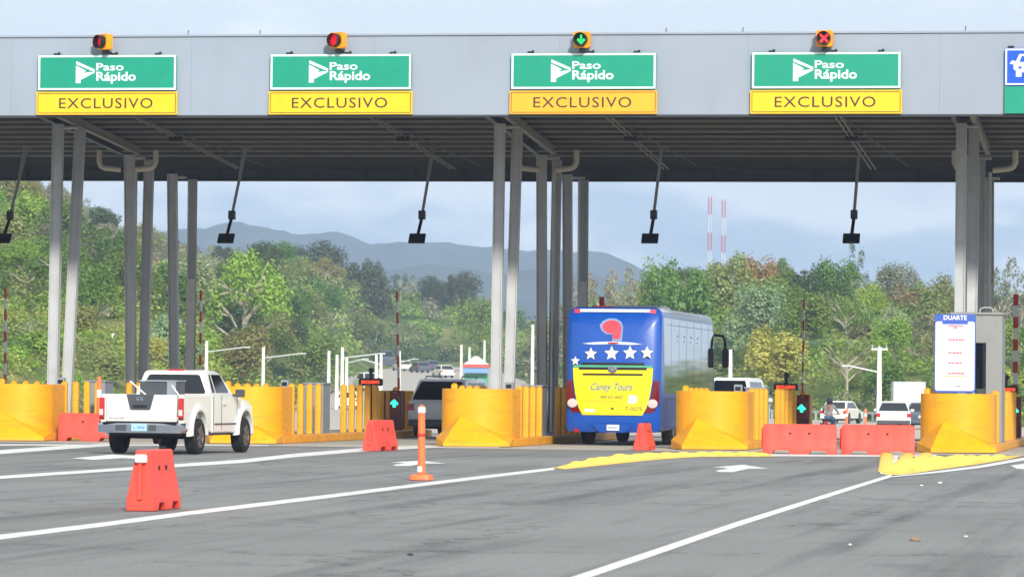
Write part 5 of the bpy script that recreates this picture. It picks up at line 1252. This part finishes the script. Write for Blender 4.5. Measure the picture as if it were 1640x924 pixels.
# ------------------------------------------------------------------ foliage
def leaf_arrays(rng, centres, normals, size, tint, up=.35, aspect=.62):
    """one small bent quad per centre"""
    n = len(centres)
    d = rng.normal(size=(n, 3)); d /= np.linalg.norm(d, axis=1)[:, None]
    nn = normals * .9 + d * .8 + np.array([0, 0, up]); nn /= np.linalg.norm(nn, axis=1)[:, None]
    a = np.cross(nn, rng.normal(size=(n, 3))); a /= np.linalg.norm(a, axis=1)[:, None]; b = np.cross(nn, a)
    s = (size * rng.uniform(.6, 1.3, n))[:, None]
    P = np.stack([centres - a * s, centres - b * s * aspect + nn * s * .15, centres + a * s, centres + b * s * aspect + nn * s * .15], 1)
    return P.reshape(-1, 3), tint
def quads_mesh(name, V, cols, m_):
    n = len(V) // 4; me = bpy.data.meshes.new(name)
    me.vertices.add(4 * n); me.vertices.foreach_set('co', V.astype(np.float32).ravel())
    me.loops.add(4 * n); me.loops.foreach_set('vertex_index', np.arange(4 * n, dtype=np.int32))
    me.polygons.add(n); me.polygons.foreach_set('loop_start', np.arange(0, 4 * n, 4, dtype=np.int32)); me.polygons.foreach_set('loop_total', np.full(n, 4, dtype=np.int32))
    at_ = me.attributes.new('leafcol', 'FLOAT_COLOR', 'FACE'); at_.data.foreach_set('color', np.concatenate([cols, np.ones((n, 1))], 1).astype(np.float32).ravel())
    me.update(calc_edges=True); me.validate(); me.materials.append(m_); return me
def crown_points(rng, kind, n):
    """unit crown: x,y in -1..1, z 0..1; returns centres, outward normals"""
    C = []; N = []
    if kind == 'round': lobes = [(rng.uniform(-.55, .55), rng.uniform(-.55, .55), rng.uniform(.25, .78), rng.uniform(.26, .44)) for _ in range(11)]
    elif kind == 'tall': lobes = [(rng.uniform(-.4, .4) * (1.1 - z), rng.uniform(-.4, .4) * (1.1 - z), z, rng.uniform(.18, .34) * (1.2 - z * .7)) for z in np.linspace(.12, .9, 12)]
    elif kind == 'umbrella': lobes = [(.72 * math.cos(a) * r, .72 * math.sin(a) * r, .80 - .30 * r * r + rng.uniform(-.06, .06), rng.uniform(.22, .32)) for r, a in [(math.sqrt(rng.uniform(0, 1)), rng.uniform(0, 6.28)) for _ in range(17)]]
    elif kind == 'pine': lobes = [(rng.uniform(-.5, .5) * (1.02 - z), rng.uniform(-.5, .5) * (1.02 - z), z, (.34 * (1.08 - z)) + .05) for z in np.linspace(.08, .98, 15)]
    elif kind == 'sparse': lobes = [(rng.uniform(-.75, .75), rng.uniform(-.75, .75), rng.uniform(.25, .92), rng.uniform(.12, .24)) for _ in range(15)]
    elif kind == 'shrub': lobes = [(rng.uniform(-.6, .6), rng.uniform(-.6, .6), rng.uniform(.1, .6), rng.uniform(.25, .42)) for _ in range(8)]
    elif kind == 'palm':
        for k in range(13):
            a = k * 2.4; up_ = rng.uniform(.1, .5)
            for t in np.linspace(.05, 1, n // 13):
                C.append((t * math.cos(a), t * math.sin(a), .78 + up_ * t * .5 - .62 * t * t)); N.append((0, 0, 1))
        return np.array(C), np.array(N, float)
    w = np.array([l[3] ** 2 for l in lobes]); w /= w.sum()
    for li, l in enumerate(lobes):
        m_ = int(n * w[li]) + 1
        d = rng.normal(size=(m_, 3)); d /= np.linalg.norm(d, axis=1)[:, None]; d[:, 2] = np.where(d[:, 2] < -.35, -d[:, 2], d[:, 2])
        r = l[3] * (1 - .35 * rng.uniform(0, 1, m_) ** 2) * (1 + .12 * rng.normal(size=m_))
        zs = .62 if kind in ('umbrella',) else .8
        for q, rr_ in zip(d, r): C.append((l[0] + q[0] * rr_, l[1] + q[1] * rr_, l[2] + q[2] * rr_ * zs)); N.append(tuple(q))
    return np.array(C), np.array(N, float)
PROTO = {}
def make_proto(kind, seed):
    rng = np.random.default_rng(seed)
    nl = {'round': 3800, 'tall': 3200, 'umbrella': 4200, 'pine': 3000, 'sparse': 1700, 'shrub': 1700, 'palm': 650}[kind]
    C, N = crown_points(rng, kind, nl); n = len(C)
    size = {'round': .038, 'tall': .038, 'umbrella': .030, 'pine': .034, 'sparse': .030, 'shrub': .058, 'palm': .06}[kind]
    V, _ = leaf_arrays(rng, C, N, np.full(n, size * 1.25), None, aspect=.3 if kind in ('pine', 'palm') else .62)
    C4 = np.repeat(C, 4, axis=0); V = C4 + (V - C4) * np.array([1, 1, .5])
    g = 1 + .12 * rng.normal(size=(n, 1)); h = rng.normal(size=(n, 1)) * .05
    cols = np.clip(np.concatenate([g * (1 + h), g, g * (1 - h)], 1), .35, 2)
    cm = quads_mesh('crown', V, cols, M['leaf'])
    mb = MB(); r = random.Random(seed)
    th = {'umbrella': .58, 'palm': .75, 'shrub': .3, 'pine': .9}.get(kind, .6)
    tx = .05 if kind != 'palm' else .04
    mb.tube([(0, 0, -.08), (.01, 0, th * .35), (r.uniform(-.05, .05), r.uniform(-.05, .05), th)], [tx * 1.15, tx * .8, tx * .5], 7)
    if kind != 'palm':
        for k in range(9 if kind in ('umbrella', 'sparse') else 5):
            a = r.uniform(0, 6.28); z0 = th * r.uniform(.35, .95); R_ = r.uniform(.4, .8) * (.5 if kind in ('tall', 'pine') else 1); z1 = min(.93, z0 + r.uniform(.15, .35))
            p1 = (R_ * .5 * math.cos(a), R_ * .5 * math.sin(a), z0 + (z1 - z0) * .65); p2 = (R_ * math.cos(a), R_ * math.sin(a), z1)
            mb.tube([(0, 0, z0), p1, p2], [tx * .42, tx * .28, tx * .12], 5)
            if kind in ('umbrella', 'sparse'):
                for _ in range(2):
                    b_ = a + r.uniform(-.8, .8); mb.tube([p1, (R_ * 1.0 * math.cos(b_), R_ * 1.0 * math.sin(b_), min(.95, z1 + r.uniform(-.1, .12)))], [tx * .2, tx * .08], 4)
    tm = mb.build('trunk', M['bark_pale' if kind in ('umbrella', 'sparse') else 'bark'], smooth=True); tmesh = tm.data; bpy.data.objects.remove(tm)
    return cm, tmesh
for i, k in enumerate(['round', 'round', 'round', 'tall', 'tall', 'umbrella', 'umbrella', 'pine', 'pine', 'sparse', 'sparse', 'shrub', 'shrub', 'palm']):
    PROTO.setdefault(k, []).append(make_proto(k, 40 + i))
COLS = dict(green=(.15, .26, .045), bright=(.27, .42, .06), olive=(.30, .33, .10), dark=(.075, .13, .04), dry=(.36, .34, .22), rust=(.36, .27, .12), lime=(.42, .48, .10), pale=(.32, .40, .20), pine=(.085, .12, .06), grey=(.29, .29, .19))
TR = random.Random(11)
KN = dict(round='broadleaf_tree', tall='slender_tree', umbrella='umbrella_tree', pine='pine_tree', sparse='thin_tree', shrub='hillside_shrub', palm='palm_tree')
def tree(px, D, h, w, kind, col, lab, group=None, ytop=None, rz=None):
    x, y = XY(px, D); z = hz(px, D) - .1
    if ytop is not None: h = z_at(px, ytop, D) - z
    t = thing(KN[kind], lab, 'shrub' if kind == 'shrub' else 'tree', (x, y, z), TR.uniform(0, 6.28) if rz is None else rz, group)
    cm, tm = TR.choice(PROTO[kind]); c = COLS[col]; j = [TR.uniform(.85, 1.18) for _ in range(2)]
    o = bpy.data.objects.new('crown', cm); COL.objects.link(o); o.parent = t; o.scale = (w / 2, w / 2, h); o.color = (c[0] * j[0] * j[1], c[1] * j[1], c[2] * j[1], 1)
    o2 = bpy.data.objects.new('trunk', tm); COL.objects.link(o2); o2.parent = t; o2.scale = (w / 2 * .8, w / 2 * .8, h)
    return t
# trees one can point to
SP = [
 (392, 335, 9.4, 'umbrella', 'bright', 'big light green spreading tree with pale trunk left of the middle, over the lamp posts', 394),
 (150, 300, 4.6, 'round', 'green', 'rounded deep green tree between the leftmost columns', 428), (96, 560, 7, 'round', 'dark', 'dark tree on the high ridge beside the leftmost column', 318),
 (520, 640, 9, 'round', 'pine', 'dark rounded tree highest on the ridge under the mountains', 392), (465, 630, 7, 'round', 'pine', 'dark rounded tree left of the highest one on the ridge', 394), (604, 640, 7, 'round', 'pine', 'dark pointed tree at the right end of the tall ridge group', 415), (578, 640, 8, 'round', 'pine', 'dark tree in the middle of the ridge group under the mountains', 412),
 (744, 690, 8, 'round', 'pine', 'dark tree on the ridge left of the middle columns', 440), (722, 690, 6, 'tall', 'pine', 'smaller dark tree beside the larger one on the far ridge', 440), (770, 560, 7, 'round', 'green', 'green tree touching the left side of the middle columns', 478), (690, 690, 7, 'round', 'pine', 'dark tree on the ridge right of the gate arm', 446),
 (1095, 345, 7.6, 'round', 'green', 'vivid green rounded tree behind the coach roof', 413), (1052, 350, 5.4, 'round', 'green', 'smaller green tree touching the vivid one above the coach', 424), (1165, 360, 6.5, 'round', 'olive', 'olive brown leafy tree right of the vivid green one', 401), (1205, 370, 5.6, 'round', 'rust', 'rusty leaved thin tree below the radio masts', 414),
 (1250, 390, 4.0, 'umbrella', 'green', 'small flat topped tree standing above the right hand forest', 403), (1364, 400, 4.4, 'sparse', 'dark', 'thin dark branching tree rising above the ridge under the antenna', 394), (1292, 370, 5.0, 'round', 'dark', 'dark dense tree behind the right gate arm', 420), (1330, 385, 6, 'round', 'green', 'feathery green tree right of the dark dense one', 418),
 (1245, 305, 7.0, 'round', 'lime', 'yellow green spreading tree behind the right display', 520), (1215, 325, 6.5, 'round', 'pale', 'pale grey green tree above the yellow green one', 458), (1390, 350, 4.0, 'round', 'bright', 'small bright green tree under the hanging antenna', 458), (1448, 390, 6.2, 'round', 'rust', 'rust tinted tree left of the price board columns', 452),
 (1510, 380, 5.2, 'round', 'olive', 'yellow olive tree touching the right column group', 450), (1430, 410, 6, 'round', 'grey', 'greyish tree on the right ridge', 424), (1600, 350, 6, 'sparse', 'grey', 'bare brown grey tree right of the right columns', 420), (1636, 340, 6, 'sparse', 'grey', 'bare brown tree at the right edge of the photo', 432),
 (960, 380, 7, 'sparse', 'grey', 'greyish bare tree left of the coach roof', 436), (1004, 370, 6.5, 'sparse', 'dry', 'dry pale tree just above the coach roof', 436), (1420, 275, 4.6, 'round', 'green', 'dark green bushy tree behind the utility post', 585), (1340, 312, 6.0, 'round', 'pale', 'pale green tree over the guard rail', 545),
 (1400, 325, 6.2, 'round', 'rust', 'reddish tree left of the utility post', 520), (1590, 300, 6, 'round', 'bright', 'bright green tree between booth and right gate arm', 520), (1620, 270, 4.6, 'shrub', 'lime', 'lime green bush beyond the right gate arm', 575),
]
for px, D, w, kind, col, lab, yt in SP: tree(px, D, 0, w, kind, col, lab, ytop=yt)
# the rest of the wood, one by one
def woods():
    n = 0; taken = [(XY(s[0], s[1]), s[2] * .5) for s in SP if s[1] < 500]
    cand = []
    for D in (185, 205, 225, 245, 262, 280, 298, 316, 336, 358, 382, 408, 436, 468, 505, 545, 590, 640, 690):
        step = (5.4 if D > 480 else 4.6 if D > 300 else 4.0) * FPX / D
        px = -150 + TR.uniform(0, step)
        while px < 1790:
            cand.append((px + TR.uniform(-.3, .3) * step, D + TR.uniform(-9, 9))); px += step
    for px, D in cand:
        if in_road(px, D, 18): continue
        z = hz(px, D)
        if D < 200 and px > 260: continue
        if 110 < px < 205 and D < 232: continue
        x, y = XY(px, D)
        if any((x - q[0]) ** 2 + (y - q[1]) ** 2 < r * r for q, r in taken): continue
        left = px < 830
        if D > 620 and not (px < 800): continue
        if left and D < 290:
            if TR.random() < .25: continue
            kind = TR.choice(['shrub', 'shrub', 'shrub', 'round']); col = TR.choice(['lime', 'lime', 'bright', 'olive', 'olive', 'lime']); h = TR.uniform(1.4, 2.6) * (1.3 if kind == 'round' else 1); w = h * TR.uniform(1.2, 1.7)
        elif left:
            kind = TR.choice(['round', 'round', 'round', 'sparse', 'tall', 'umbrella'] if D > 450 else ['round', 'round', 'umbrella', 'round', 'shrub']); 
            col = TR.choice(['green', 'green', 'olive', 'dark', 'bright', 'green', 'pale'] if D < 480 else ['olive', 'pine', 'dark', 'green', 'grey', 'olive', 'olive']); col = TR.choice(['grey', 'olive', 'pine', 'grey', 'dry', 'dark']) if D > 400 and px < 340 else col; h = TR.uniform(4.0, 6.2); w = h * TR.uniform(.95, 1.35)
        else:
            kind = TR.choice(['round', 'round', 'sparse', 'sparse', 'umbrella', 'round', 'round', 'palm']) if D > 290 else TR.choice(['shrub', 'shrub', 'round'])
            col = TR.choice(['green', 'green', 'olive', 'grey', 'pale', 'green', 'bright', 'dark', 'olive']); h = TR.uniform(3.6, 5.6) if D > 290 else TR.uniform(1.8, 3.2); w = h * TR.uniform(.95, 1.35)
        if kind == 'palm' and TR.random() < .7: kind = 'round'
        if 200 > D: h *= .8; w *= .8
        side = 'left hillside' if left else 'right wood'
        dsc = dict(green='green', bright='bright green', olive='olive', dark='dark green', dry='dry brownish', rust='rusty', lime='yellow green', pale='pale green', pine='blackish green', grey='greyish')[col]
        shp = dict(round='rounded', tall='slender', umbrella='flat topped', pine='conical', sparse='half bare', shrub='low bushy', palm='feathery palm')[kind]
        tree(px, D, h, w, kind, col, f'{dsc} {shp} {"shrub" if kind == "shrub" else "tree"} among the others on the {side}', f'{dsc} {shp} {"shrubs" if kind == "shrub" else "trees"} on the {side}'); n += 1
    import sys; print('trees', n, file=sys.stderr)
woods()
def undergrowth():
    rng = np.random.default_rng(7); Vs = []; Cs = []
    tc = list(COLS.values()); 
    def add(px, D, r, h, nl, col, ls):
        x, y = XY(px, D); z = hz(px, D)
        d = rng.normal(size=(nl, 3)); d /= np.linalg.norm(d, axis=1)[:, None]; d[:, 2] = abs(d[:, 2])
        C = np.array([x, y, z]) + d * np.array([r, r, h]) * rng.uniform(.6, 1.08, (nl, 1))
        V, _ = leaf_arrays(rng, C, d, np.full(nl, ls), None); Vs.append(V)
        g = 1 + .14 * rng.normal(size=(nl, 1)); Cs.append(np.clip(np.array(col)[None] * g * rng.uniform(.8, 1.15), .01, 1))
    L_ = [COLS[k] for k in ('olive', 'lime', 'green', 'bright', 'olive', 'lime', 'dry')]; R_ = [COLS[k] for k in ('green', 'olive', 'dark', 'grey', 'dry', 'green', 'olive', 'bright')]
    for D in np.concatenate([np.arange(170, 300, 5), np.arange(300, 480, 7), np.arange(480, 720, 11)]):
        r0 = .9 if D < 300 else 1.6 if D < 480 else 2.4
        step = r0 * 1.5 * FPX / D
        for px in np.arange(-260, 1900, step):
            p = px + rng.uniform(-.4, .4) * step; d = D + rng.uniform(-2.5, 2.5)
            if in_road(p, d, 12) or (p > 900 and d > 520) or (p > 330 and d < 200): continue
            if p < 330 and d < 260 and rng.random() < .35: continue
            near = d < 300
            X_, Y_ = XY(p, d); q = math.sin(X_ * .13 + Y_ * .05) + math.sin(X_ * .05 - Y_ * .11 + 2) + .7 * math.sin(X_ * .31 + Y_ * .23) + rng.normal() * .35
            names = ('lime', 'bright', 'olive', 'green') if p < 830 and d < 340 else ('grey', 'olive', 'grey', 'dark') if p < 340 and d > 400 else ('bright', 'olive', 'green', 'dark')
            col = COLS['dry'] if rng.random() < .05 else COLS[names[int(np.clip((q + 1.7) / 3.4 * 4, 0, 3))]]
            if (110 < p < 215 and d < 232) or (430 < p < 495 and d < 285): col = (.42, .31, .19) if rng.random() < .6 else COLS['dry']
            add(p, d, r0 * rng.uniform(.8, 1.3), r0 * rng.uniform(.7, 1.7), 190 if near else 210, col, .115 if near else (.19 if d < 480 else .28))
    for D in (250, 290, 330, 380):              # low wood outside the picture to the right, seen in the coach windows
        for px in np.arange(1900, 3700, 55):
            p = px + rng.uniform(-20, 20); add(p, D, 2.6, rng.uniform(2.6, 4.4), 120, R_[rng.integers(0, 7)], .4)
    V = np.concatenate(Vs); Cc = np.concatenate(Cs); print('undergrowth quads', len(Cc))
    me = quads_mesh('undergrowth', V, Cc, M['leaf']); o = bpy.data.objects.new('undergrowth', me); COL.objects.link(o); tag(o, 'dense mixed undergrowth covering the slopes between the trees', 'undergrowth', kind='stuff')
undergrowth()

# ------------------------------------------------------------------ air
def haze():
    m_ = bpy.data.materials.new('haze'); m_.use_nodes = True; nt = m_.node_tree; N = nt.nodes; L = nt.links
    N.remove(N['Principled BSDF']); v = N.new('ShaderNodeVolumePrincipled'); v.inputs['Color'].default_value = (.56, .69, .94, 1); v.inputs['Density'].default_value = HAZE; v.inputs['Anisotropy'].default_value = .1
    L.new(v.outputs[0], N['Material Output'].inputs['Volume'])
    mb = MB(); mb.add([(-4200, -1000, -4), (4200, -1000, -4), (4200, 4600, -4), (-4200, 4600, -4), (-4200, -1000, 230), (4200, -1000, 230), (4200, 4600, 230), (-4200, 4600, 230)], [(0, 3, 2, 1), (4, 5, 6, 7), (0, 1, 5, 4), (1, 2, 6, 5), (2, 3, 7, 6), (3, 0, 4, 7)])
    tag(mb.build('haze', m_), kind='stuff')
HAZE = 2.8e-4
haze()
